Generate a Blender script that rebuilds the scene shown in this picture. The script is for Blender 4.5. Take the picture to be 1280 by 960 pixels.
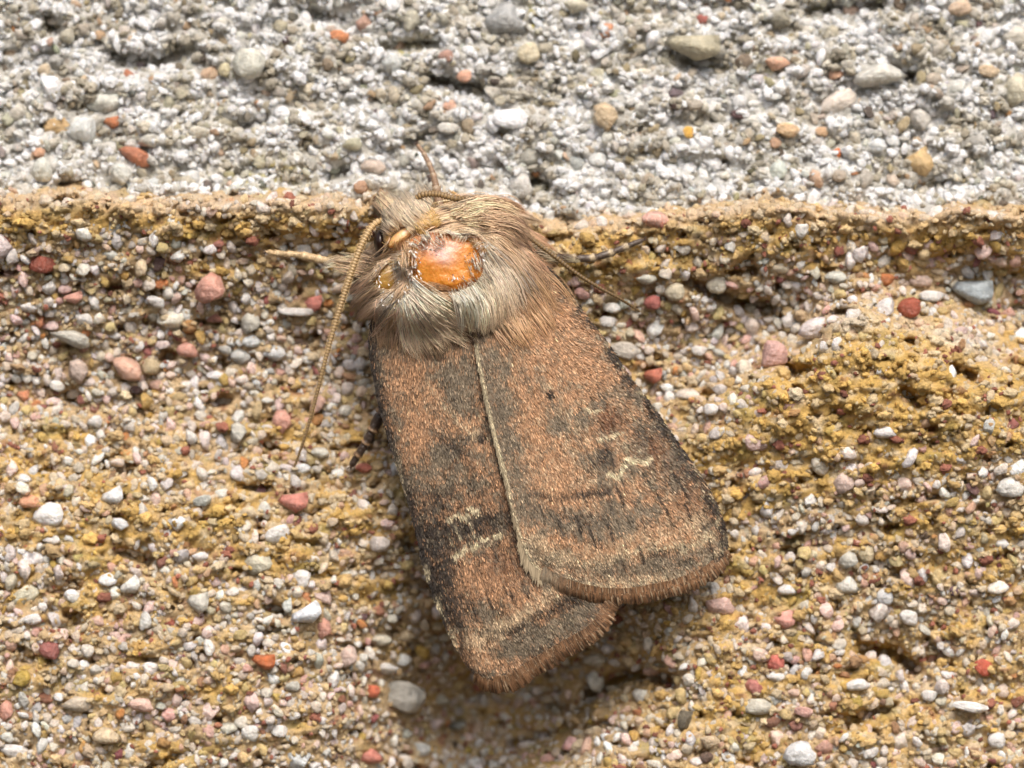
import bpy, math
import numpy as np

for o in list(bpy.data.objects):
    bpy.data.objects.remove(o)
sc = bpy.context.scene
rng = np.random.default_rng(11)
R = math.radians

# ------------------------------------------------------------------ camera, sky, sun, exposure
# one unit = 2.7 mm; the frame is 12.8 units wide on the wall plane; +Z up, the wall faces -Y
sc.unit_settings.scale_length = 0.0027
D = 40.0
cam = bpy.data.cameras.new("camera"); cam_o = bpy.data.objects.new("camera", cam)
sc.collection.objects.link(cam_o); sc.camera = cam_o
cam_o.location = (0, -D, 0); cam_o.rotation_euler = (R(90), 0, 0)
cam.sensor_width = 36; cam.lens = 36 * D / 12.8
cam.clip_start = 0.5; cam.clip_end = 500
cam.dof.use_dof = True; cam.dof.focus_distance = D - 1.12; cam.dof.aperture_fstop = 0.112 / 0.8

SUN_EL, SUN_AZ = 46.0, 9.0     # azimuth measured from straight in front of the wall towards the right
w = bpy.data.worlds.new("World"); sc.world = w; w.use_nodes = True
nt = w.node_tree; nt.nodes.clear()
sky = nt.nodes.new("ShaderNodeTexSky"); sky.sky_type = 'NISHITA'; sky.sun_disc = False
bg = nt.nodes.new("ShaderNodeBackground"); wo = nt.nodes.new("ShaderNodeOutputWorld")
sky.sun_elevation = R(SUN_EL); sky.air_density = 1.0; sky.dust_density = 4.0; sky.ozone_density = 0.8
bg.inputs['Strength'].default_value = 0.115
nt.links.new(sky.outputs[0], bg.inputs[0]); nt.links.new(bg.outputs[0], wo.inputs[0])
sd = np.array([math.sin(R(SUN_AZ)) * math.cos(R(SUN_EL)), -math.cos(R(SUN_AZ)) * math.cos(R(SUN_EL)), math.sin(R(SUN_EL))])
sky.sun_rotation = math.atan2(sd[0], sd[1])
sun = bpy.data.lights.new("sun", 'SUN'); sun.energy = 1.9; sun.angle = R(22); sun.color = (1.0, 0.94, 0.85)
sun_o = bpy.data.objects.new("sun", sun); sc.collection.objects.link(sun_o)
from mathutils import Vector, Euler, noise as mnoise
sun_o.rotation_euler = Vector(sd.tolist()).to_track_quat('Z', 'Y').to_euler()
sun_o.location = (6, -12, 16)
vs = sc.view_settings
vs.view_transform = 'Standard'; vs.look = 'None'; vs.gamma = 1.0; vs.use_curve_mapping = False
vs.exposure = 0.62
sc.cycles.max_bounces = 14; sc.cycles.diffuse_bounces = 10; sc.cycles.glossy_bounces = 2
sc.cycles.transmission_bounces = 6; sc.cycles.transparent_max_bounces = 4
sc.cycles.sample_clamp_indirect = 6

# ------------------------------------------------------------------ helpers
def P(px, py, h):
    """a point of the photograph (1280x960 grid) at height h above the wall plane -> world xyz"""
    px = np.asarray(px, float); py = np.asarray(py, float); h = np.asarray(h, float)
    k = (D - h) / D
    return np.stack([(px - 640) / 100 * k, -h + 0 * px, (480 - py) / 100 * k], -1)

def hash2(ix, iy, seed):
    n = (ix.astype(np.int64) * 374761393 + iy.astype(np.int64) * 668265263 + seed * 1274126177) & 0xffffffff
    n = ((n ^ (n >> 13)) * 1274126177) & 0xffffffff
    n = (n ^ (n >> 16)) & 0xffffffff
    n = (n * 2246822519) & 0xffffffff
    return ((n ^ (n >> 15)) & 0xffffff) / float(0x1000000)

def pnoise(x, y, seed=0):
    x = np.asarray(x, float); y = np.asarray(y, float)
    x, y = np.broadcast_arrays(x, y)
    ix = np.floor(x); iy = np.floor(y); fx = x - ix; fy = y - iy
    u = fx * fx * fx * (fx * (fx * 6 - 15) + 10); v = fy * fy * fy * (fy * (fy * 6 - 15) + 10)
    def g(dx, dy):
        a = hash2(ix + dx, iy + dy, seed) * 2 * math.pi
        return np.cos(a) * (fx - dx) + np.sin(a) * (fy - dy)
    a = g(0, 0) * (1 - u) + g(1, 0) * u; b = g(0, 1) * (1 - u) + g(1, 1) * u
    return (a * (1 - v) + b * v) * 1.5

def fbm(x, y, sx, sy=None, oct=4, seed=0, ridged=False, gain=0.5):
    sy = sy or sx
    t = 0; amp = 1; tot = 0
    for k in range(oct):
        n = pnoise(np.asarray(x) / sx * 2 ** k + 17.3 * k, np.asarray(y) / sy * 2 ** k - 9.1 * k, seed + k)
        if ridged: n = 1 - 2 * np.abs(n)
        t = t + n * amp; tot += amp; amp *= gain
    return t / tot

def sstep(a, b, x):
    t = np.clip((x - a) / (b - a), 0, 1); return t * t * (3 - 2 * t)

def blob(x, y, cx, cy, rx, ry=None, ang=0):
    ry = ry or rx; c, s = math.cos(R(ang)), math.sin(R(ang))
    dx = x - cx; dy = y - cy
    u = (dx * c + dy * s) / rx; v = (-dx * s + dy * c) / ry
    return np.exp(-(u * u + v * v))

def seg_dist(x, y, pts):
    d = np.full(np.shape(x), 1e9)
    for (x0, y0), (x1, y1) in zip(pts[:-1], pts[1:]):
        L = (x1 - x0) ** 2 + (y1 - y0) ** 2
        t = np.clip(((x - x0) * (x1 - x0) + (y - y0) * (y1 - y0)) / L, 0, 1)
        d = np.minimum(d, np.hypot(x - x0 - t * (x1 - x0), y - y0 - t * (y1 - y0)))
    return d

def make_mesh(name, V, F, cols=None, smooth=True, mat=None):
    """V (n,3); F list of arrays of faces (m,3)/(m,4)"""
    me = bpy.data.meshes.new(name)
    V = np.ascontiguousarray(V, np.float32).reshape(-1, 3)
    if not isinstance(F, (list, tuple)): F = [F]
    F = [np.asarray(f, np.int32) for f in F if len(f)]
    loops = np.concatenate([f.ravel() for f in F]) if F else np.zeros(0, np.int32)
    sizes = np.concatenate([np.full(len(f), f.shape[1], np.int32) for f in F]) if F else np.zeros(0, np.int32)
    me.vertices.add(len(V)); me.vertices.foreach_set("co", V.ravel())
    if len(sizes):
        me.loops.add(len(loops)); me.loops.foreach_set("vertex_index", loops)
        me.polygons.add(len(sizes))
        me.polygons.foreach_set("loop_start", np.concatenate([[0], np.cumsum(sizes)[:-1]]).astype(np.int32))
        me.polygons.foreach_set("loop_total", sizes)
        if smooth: me.polygons.foreach_set("use_smooth", np.ones(len(sizes), bool))
    if cols is not None:
        a = me.color_attributes.new("col", 'FLOAT_COLOR', 'POINT')
        c = np.ones((len(V), 4), np.float32); c[:, :3] = np.clip(cols, 0, 1)
        a.data.foreach_set("color", c.ravel())
    me.update(); me.validate()
    if mat: me.materials.append(mat)
    return me

def add(name, me, parent=None, **props):
    o = bpy.data.objects.new(name, me); sc.collection.objects.link(o)
    if parent is not None: o.parent = parent
    for k, v in props.items(): o[k] = v
    return o

def grid_faces(nu, nv, off=0):
    i = np.arange(nu * nv).reshape(nv, nu) + off
    return np.stack([i[:-1, :-1], i[:-1, 1:], i[1:, 1:], i[1:, :-1]], -1).reshape(-1, 4)

def new_mat(name):
    m = bpy.data.materials.new(name); m.use_nodes = True
    nt = m.node_tree; b = nt.nodes["Principled BSDF"]
    return m, nt, b

def attr(nt, name="col", t='GEOMETRY'):
    a = nt.nodes.new("ShaderNodeAttribute"); a.attribute_name = name; a.attribute_type = t
    return a

def noise_node(nt, scale, detail=3, rough=0.6, coord='Object'):
    tc = nt.nodes.new("ShaderNodeTexCoord"); n = nt.nodes.new("ShaderNodeTexNoise")
    n.inputs['Scale'].default_value = scale; n.inputs['Detail'].default_value = detail
    n.inputs['Roughness'].default_value = rough
    nt.links.new(tc.outputs[coord], n.inputs['Vector'])
    return n

def bump(nt, b, src, strength, dist):
    bp = nt.nodes.new("ShaderNodeBump"); bp.inputs['Strength'].default_value = strength
    bp.inputs['Distance'].default_value = dist
    nt.links.new(src, bp.inputs['Height']); nt.links.new(bp.outputs[0], b.inputs['Normal'])

def vary(nt, col_out, src, lo, hi):
    """multiply a colour by a grain (noise remapped lo..hi)"""
    mr = nt.nodes.new("ShaderNodeMapRange"); mr.inputs[1].default_value = 0.3; mr.inputs[2].default_value = 0.7
    mr.inputs[3].default_value = lo; mr.inputs[4].default_value = hi
    nt.links.new(src, mr.inputs[0])
    mx = nt.nodes.new("ShaderNodeVectorMath"); mx.operation = 'SCALE'
    nt.links.new(col_out, mx.inputs[0]); nt.links.new(mr.outputs[0], mx.inputs['Scale'])
    return mx.outputs[0]

# ------------------------------------------------------------------ materials
def mat_rock(name, rough, bs, bd, scale):
    m, nt, b = new_mat(name)
    a = attr(nt); n = noise_node(nt, scale, 4, 0.7)
    nt.links.new(vary(nt, a.outputs['Color'], n.outputs[0], 0.7, 1.25), b.inputs['Base Color'])
    b.inputs['Roughness'].default_value = rough
    bump(nt, b, n.outputs[0], bs, bd)
    return m
M_cement = mat_rock("ochre_cement", 0.85, 1.0, 0.05, 22)
M_mortar = mat_rock("lime_mortar", 0.9, 1.0, 0.05, 25)

def mat_grain(name, t):
    m, nt, b = new_mat(name)
    a = attr(nt, "tint", t); n = noise_node(nt, 1.6, 4, 0.65)
    nt.links.new(vary(nt, a.outputs['Color'], n.outputs[0], 0.66, 1.22), b.inputs['Base Color'])
    b.inputs['Roughness'].default_value = 0.36
    b.inputs['Subsurface Weight'].default_value = 0.55
    b.inputs['Subsurface Radius'].default_value = (1, 0.85, 0.7)
    b.inputs['Subsurface Scale'].default_value = 0.07
    b.inputs['Specular IOR Level'].default_value = 0.45
    bump(nt, b, n.outputs[0], 0.5, 0.25)
    return m
M_grain = mat_grain("quartz_sand", 'INSTANCER')
M_lump = mat_grain("cement_crumb", 'INSTANCER')
b_ = M_lump.node_tree.nodes["Principled BSDF"]; b_.inputs['Roughness'].default_value = .85; b_.inputs['Subsurface Weight'].default_value = .15
for n_ in M_lump.node_tree.nodes:
    if n_.type == 'TEX_NOISE': n_.inputs['Scale'].default_value = 4

def mat_attr(name, rough=0.5, spec=0.5, sss=0, sheen=0, trans=0.0):
    m, nt, b = new_mat(name); a = attr(nt)
    nt.links.new(a.outputs['Color'], b.inputs['Base Color'])
    b.inputs['Roughness'].default_value = rough; b.inputs['Specular IOR Level'].default_value = spec
    if sss:
        b.inputs['Subsurface Weight'].default_value = sss; b.inputs['Subsurface Scale'].default_value = 0.12
        b.inputs['Subsurface Radius'].default_value = (1, 0.4, 0.15)
    if trans:
        tr = nt.nodes.new("ShaderNodeBsdfTranslucent"); mx = nt.nodes.new("ShaderNodeMixShader")
        mx.inputs[0].default_value = trans
        nt.links.new(a.outputs['Color'], tr.inputs[0])
        nt.links.new(b.outputs[0], mx.inputs[1]); nt.links.new(tr.outputs[0], mx.inputs[2])
        nt.links.new(mx.outputs[0], nt.nodes["Material Output"].inputs[0])
    return m
M_scale = mat_attr("wing_scale", 0.5, 0.28)
M_fur = mat_attr("moth_fur", 0.36, 0.5, trans=0.15)
M_wing = mat_attr("wing_membrane", 0.6, 0.3)
M_body = mat_attr("body_skin", 0.6, 0.3)
M_cuticle = mat_attr("bare_cuticle", 0.33, 0.6, sss=0.5)
bump(M_cuticle.node_tree, M_cuticle.node_tree.nodes["Principled BSDF"], noise_node(M_cuticle.node_tree, 9, 4, .6).outputs[0], .5, .06)
M_limb = mat_attr("antenna_and_leg", 0.45, 0.5)
m, nt_, b = new_mat("compound_eye"); M_eye = m
b.inputs['Base Color'].default_value = (0.018, 0.007, 0.004, 1); b.inputs['Roughness'].default_value = 0.3

# ------------------------------------------------------------------ wall relief
def bound(x):
    """photo row of the joint between mortar (above) and sandstone (below)"""
    xs = [-600, 0, 120, 240, 330, 465, 560, 640, 700, 760, 820, 880, 960, 1040, 1110, 1200, 1280, 1900]
    ys = [238, 243, 246, 254, 250, 252, 262, 268, 276, 272, 268, 260, 256, 262, 268, 262, 266, 262]
    return np.interp(x, xs, ys) + 9 * fbm(x, 0 * x, 70, oct=4, seed=5)

CP = np.array([
 (-300, 270, .3), (0, 268, .36), (110, 270, .40), (220, 276, .36), (330, 268, .42), (430, 272, .40), (560, 285, .1), (700, 292, .0), (760, 292, .12), (830, 292, .15),
 (900, 282, .32), (1000, 280, .30), (1100, 290, .15), (1200, 290, .22), (1280, 292, .22), (1600, 290, .4),
 (0, 320, .22), (120, 318, .24), (240, 316, .16), (350, 316, .0), (430, 320, -.1), (0, 380, -.05), (200, 370, -.08), (350, 380, -.25), (-300, 430, -.4),
 (0, 450, -.25), (120, 430, -.3), (260, 440, -.38), (400, 450, -.5), (0, 520, -.25), (150, 530, -.28), (300, 540, -.32), (420, 560, -.35),
 (0, 620, .02), (150, 620, .05), (300, 640, .05), (410, 660, -.1), (0, 740, .1), (150, 740, .05), (300, 770, .12), (400, 760, .0),
 (0, 860, .12), (150, 850, .2), (300, 880, .12), (420, 900, .0), (0, 980, .1), (200, 980, .1), (-300, 800, .1),
 (480, 640, -.2), (485, 740, -.6), (480, 830, -.8), (570, 880, -2.3), (540, 950, -1.6), (640, 890, -2.2), (640, 960, -1.2), (700, 850, -1.7), (740, 925, -.4),
 (790, 850, -.75), (840, 810, -.05), (850, 900, .1), (780, 960, .1), (650, 760, -.7), (650, 600, -.3), (600, 450, -.4), (560, 340, -.3), (800, 720, -.2),
 (700, 330, .12), (740, 315, .2), (800, 330, .12), (860, 330, .05), (780, 370, -.2), (860, 380, -.15), (950, 350, -.05), (1000, 395, -.35), (820, 440, -.4), (900, 440, -.55), (960, 430, -.4), (820, 500, -.35),
 (1100, 345, -.1), (1150, 375, -.2), (1220, 350, -.35), (1280, 390, -.5), (1450, 390, -.4),
 (1065, 402, .5), (1020, 440, .42), (960, 480, .34), (890, 520, .12), (1120, 430, .5), (1180, 415, .15), (1240, 440, .12), (1150, 480, .6), (1250, 490, .5), (1040, 520, .5),
 (930, 570, .2), (1060, 600, .36), (1180, 580, .42), (1280, 600, .4), (950, 660, .1), (1080, 690, .12), (1200, 690, .2), (1280, 740, .05), (930, 720, .0),
 (960, 800, .1), (1060, 790, .05), (1120, 815, -.2), (1200, 800, .0), (950, 900, .1), (1080, 880, .12), (1200, 900, .1), (1280, 880, .05), (1280, 980, .1), (1000, 980, .1), (1550, 700, .2)], float)
_d = np.hypot(CP[:, None, 0] - CP[None, :, 0], CP[:, None, 1] - CP[None, :, 1])
_w = np.linalg.solve(np.sqrt(_d ** 2 + 30 ** 2) * -1 + 8 * -np.eye(len(CP)) * 0 + np.eye(len(CP)) * 1e-3, CP[:, 2] - 0)
def macro(x, y):
    out = np.zeros(np.shape(x)); x = np.asarray(x, float); y = np.asarray(y, float)
    for (cx, cy, _h), wk in zip(CP, _w):
        out -= wk * np.sqrt((x - cx) ** 2 + (y - cy) ** 2 + 900)
    return np.clip(out, -2.4, 0.8)

def yellow(x, y):
    """how far ochre cement covers the grains"""
    f = 0.33 + 0.85 * fbm(x, y, 80, 40, 4, 31)
    f = f + 0.62 * blob(x, y, 1090, 490, 180, 95) + 0.55 * np.exp(-((y - bound(x) - 26) / 26) ** 2)
    f = f + 0.35 * blob(x, y, 730, 320, 70, 30) + 0.25 * blob(x, y, 200, 640, 300, 90) + 0.15 * blob(x, y, 1000, 800, 400, 200)
    f = f - 0.45 * blob(x, y, 180, 430, 330, 80) - 0.4 * blob(x, y, 930, 410, 160, 50) - 0.2 * blob(x, y, 480, 900, 160, 120)
    cr = np.interp(x, [840, 900, 960, 1030, 1065, 1120, 1180, 1280], [560, 520, 480, 425, 402, 395, 415, 440])
    f = f + (.24 * sstep(2, 22, y - cr) * (1 - sstep(90, 190, y - cr)) - .3 * sstep(0, -30, y - cr) * sstep(330, 360, y)) * sstep(840, 900, x)
    return np.clip(f, 0, 1)

STONE_CREV = [(1.0, 9, [(735, 872), (770, 852), (805, 845), (838, 852)]), (.8, 9, [(1080, 812), (1118, 816), (1142, 836)]), (.6, 6, [(336, 758), (356, 766)]),
              (.6, 8, [(860, 352), (910, 375), (960, 385)]), (.6, 7, [(690, 886), (730, 890)]), (.5, 6, [(990, 468), (1010, 462)]), (.6, 7, [(1195, 462), (1215, 470)]),
              (.5, 6, [(640, 930), (700, 915), (760, 905)]), (.4, 6, [(150, 690), (190, 700)]), (.5, 7, [(1130, 490), (1150, 505)]), (.5, 8, [(1060, 905), (1090, 890)])]
MORT_CREV = [(.8, 9, [(60, 28), (66, 36)]), (.6, 10, [(140, 70), (190, 80), (235, 62)]), (.5, 8, [(300, 158), (332, 150)]), (.7, 9, [(540, 100), (600, 112)]), (.6, 9, [(480, 60), (545, 55)]), (.8, 9, [(668, 225), (682, 232)]),
             (.8, 9, [(1118, 88), (1138, 96)]), (.5, 10, [(860, 80), (905, 86)]), (.5, 9, [(390, 20), (430, 26)]), (.6, 8, [(510, 178), (535, 170)]), (.5, 9, [(80, 232), (110, 236)]), (.5, 8, [(1010, 15), (1100, 6)]), (.6, 8, [(410, 220), (430, 215)]), (.4, 10, [(1150, 235), (1180, 228)])]
def stone_h(x, y, fine=True):
    b = bound(x)
    m = macro(x, np.maximum(y, b + 6))
    m = m + 0.09 * fbm(x, y + 0.12 * x, 110, 34, 4, 71, ridged=True) - 0.03
    m = m + 0.15 * fbm(x, y, 44, 30, 3, 72)
    if fine:
        m = m + 0.07 * fbm(x, y, 12, 9, 3, 73, ridged=True) + (0.05 * yellow(x, y) - 0.03)
    m = m - 0.45 * sstep(.28, .62, fbm(x, y, 60, 22, 3, 95)) - 0.30 * sstep(.30, .6, fbm(x, y, 24, 13, 3, 96))
    for cv in STONE_CREV: m = m - cv[0] * np.exp(-(seg_dist(x, y, cv[2]) / cv[1]) ** 2)
    return m - 1.5 * sstep(8, -30, y - b + 10 * fbm(x, y, 22, 16, 3, 79))

def mortar_h(x, y, fine=True):
    b = bound(x)
    m = -0.30 - 0.45 * np.clip((b - y) / 260, 0, 1.6) + 0.24 * fbm(x, y, 75, 48, 3, 41) + 0.16 * fbm(x, y, 28, 20, 3, 43)
    if fine: m = m + 0.07 * fbm(x, y, 10, 10, 3, 44, ridged=True) - 0.015
    m = m - 0.16 * sstep(.25, .6, fbm(x, y, 34, 20, 3, 97)) + 0.35 * np.exp(-((y - b) / 30) ** 2) * (.4 + fbm(x, y, 60, 30, 3, 98))
    for cv in MORT_CREV: m = m - .8 * cv[0] * np.exp(-(seg_dist(x, y, cv[2]) / cv[1]) ** 2)
    return m - 1.2 * sstep(0, 40, y - b)

def block(name, x0, x1, y0, y1, step, hf, cf, mat, back):
    nx = int((x1 - x0) / step) + 1; ny = int((y1 - y0) / step) + 1
    X, Y = np.meshgrid(np.linspace(x0, x1, nx), np.linspace(y0, y1, ny))
    H = hf(X, Y)
    V = P(X.ravel(), Y.ravel(), H.ravel()); C = cf(X.ravel(), Y.ravel())
    F = [grid_faces(nx, ny)[:, ::-1]]
    # back and side faces make it a closed block
    i = np.arange(nx * ny).reshape(ny, nx)
    ring = np.concatenate([i[0, :], i[1:, -1], i[-1, -2::-1], i[-2:0:-1, 0]])
    Vb = V[ring].copy(); Vb[:, 1] = back
    n0 = len(V); k = len(ring); a = np.arange(k); nxt = (a + 1) % k
    F.append(np.stack([ring[a], ring[nxt], n0 + nxt, n0 + a], -1))
    cx = np.array([[V[:, 0].mean(), back, V[:, 2].mean()]])
    F.append(np.stack([n0 + a, n0 + nxt, np.full(k, n0 + k)], -1))
    V = np.concatenate([V, Vb, cx]); C = np.concatenate([C, C[ring], C[:1]])
    return make_mesh(name, V, F, C, True, mat)

def mixc(a, b, t):
    return a * (1 - t[:, None]) + np.array(b) * t[:, None]

def stone_col(x, y):
    c = np.tile([0.58, 0.42, 0.24], (len(x), 1))
    c = mixc(c, (0.62, 0.40, 0.125), sstep(0.2, 0.75, yellow(x, y) + 0.25 * fbm(x, y, 16, oct=3, seed=3)))
    c = mixc(c, (0.72, 0.60, 0.42), sstep(0.0, 0.5, fbm(x, y, 22, 14, 3, 61)) * 0.75)
    c = mixc(c, (0.28, 0.09, 0.06), sstep(0.25, 0.5, fbm(x, y, 24, 16, 3, 62)) * 0.6)
    c = mixc(c, (0.30, 0.27, 0.08), sstep(0.2, 0.5, fbm(x, y, 60, 40, 3, 63)) * 0.45)
    edge = np.exp(-((y - bound(x) - 5) / 14) ** 2)
    c = mixc(c, (0.66, 0.50, 0.36), edge * 0.65)
    c = mixc(c, (0.70, 0.64, 0.55), np.clip(blob(x, y, 1070, 402, 34, 14) + blob(x, y, 1200, 425, 50, 14, 20), 0, 1) * 0.7)
    return c

def mortar_col(x, y):
    c = np.tile([0.56, 0.54, 0.49], (len(x), 1))
    c = mixc(c, (0.86, 0.85, 0.82), sstep(-0.15, 0.35, fbm(x, y, 26, 20, 4, 81)))
    c = mixc(c, (0.36, 0.32, 0.24), sstep(0.2, 0.5, fbm(x, y, 34, 24, 3, 82)) * 0.7)
    lich = np.clip(blob(x, y, 340, 222, 38, 24) + blob(x, y, 668, 25, 10, 26) + blob(x, y, 510, 62, 22, 8) + blob(x, y, 965, 90, 20, 16), 0, 1)
    c = mixc(c, (0.50, 0.42, 0.05), lich * sstep(0.0, 0.3, fbm(x, y, 9, oct=2, seed=84)))
    return c

def root_empty(name, label, cat, loc):
    e = bpy.data.objects.new(name, None); sc.collection.objects.link(e)
    e.location = loc; e['label'] = label; e['category'] = cat; e.empty_display_size = 0.5
    return e

stone = add("sandstone_block", block("sandstone_block", -420, 1700, 200, 1400, 3.4, stone_h, stone_col, M_cement, 6.0), None,
            label="ochre and pink sandstone block with crumbling layered grains, under the moth", category="stone")
mortar = add("mortar_joint", block("mortar_joint", -420, 1700, -420, 320, 3.6, mortar_h, mortar_col, M_mortar, 6.2), None,
             label="pale grey sandy mortar joint running along above the sandstone", category="mortar")

# ------------------------------------------------------------------ grain shapes (shared)
def ico(sub):
    import bmesh
    bm = bmesh.new(); bmesh.ops.create_icosphere(bm, subdivisions=sub, radius=1)
    V = np.array([v.co[:] for v in bm.verts]); F = np.array([[v.index for v in f.verts] for f in bm.faces]); bm.free()
    return V, F
IV, IF = ico(2)
NVAR = 20; NLUMP = 6
grain_meshes = []
IV3, IF3 = ico(3)
for k in range(NVAR):
    r2 = np.random.default_rng(100 + k)
    V = IV.copy()
    if k >= NVAR - NLUMP:      # crumbly lumps of cement
        off = r2.uniform(0, 50, 3)
        f1 = np.array([mnoise.noise(Vector((v * 1.6 + off).tolist())) + .8 * mnoise.noise(Vector((v * 3.6 + off).tolist())) + .5 * mnoise.noise(Vector((v * 8 + off).tolist())) for v in IV3])
        V = IV3 * (1 + .5 * f1[:, None]); V /= np.abs(V[:, :2]).max()
        grain_meshes.append(make_mesh("cement_lump", V, IF3, None, True, M_lump)); continue
    ncut = 4 + k % 8
    for _ in range(ncut):                       # worn facets
        n = r2.normal(size=3); n /= np.linalg.norm(n)
        d = V @ n; lim = r2.uniform(0.42, 0.76)
        over = np.maximum(d - lim, 0)
        V = V - np.outer(over * 0.95, n)
    off = r2.uniform(0, 50, 3)
    disp = np.array([mnoise.noise(Vector((v * 1.3 + off).tolist())) + 0.5 * mnoise.noise(Vector((v * 3.2 + off).tolist())) for v in IV])
    V = V * (1 + 0.26 * disp[:, None])
    V = V * np.array([1.0, r2.uniform(0.75, 1.0), r2.uniform(0.6, 0.95)])
    V -= (V.max(0) + V.min(0)) / 2; V /= 0.44 * (np.ptp(V[:, 0]) + np.ptp(V[:, 1])) / 2 * 1.0 + .02
    V *= .88
    grain_meshes.append(make_mesh("sand_grain", V, IF, None, True, M_grain))

PAL_S = np.array([(.84, .80, .77), (.76, .68, .61), (.64, .58, .51), (.76, .58, .52), (.66, .42, .36), (.58, .56, .53),
                  (.30, .13, .10), (.56, .24, .11), (.64, .50, .26), (.50, .34, .11), (.16, .11, .09), (.72, .69, .66)])
PW_S = np.array([.19, .18, .13, .13, .055, .11, .03, .008, .09, .04, .012, .09])
PAL_M = np.array([(.87, .86, .84), (.68, .66, .60), (.54, .52, .46), (.54, .48, .36), (.62, .46, .33), (.58, .30, .16),
                  (.70, .70, .70), (.18, .16, .14), (.36, .33, .27)])
PW_M = np.array([.34, .18, .12, .10, .035, .008, .14, .03, .047])

def pick(pal, wts, n, x=None, y=None):
    i = rng.choice(len(pal), n, p=wts / wts.sum())
    c = pal[i] * rng.uniform(0.82, 1.15, (n, 1)) + rng.normal(0, 0.015, (n, 3))
    return np.clip(c, 0.01, 0.88), i

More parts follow.
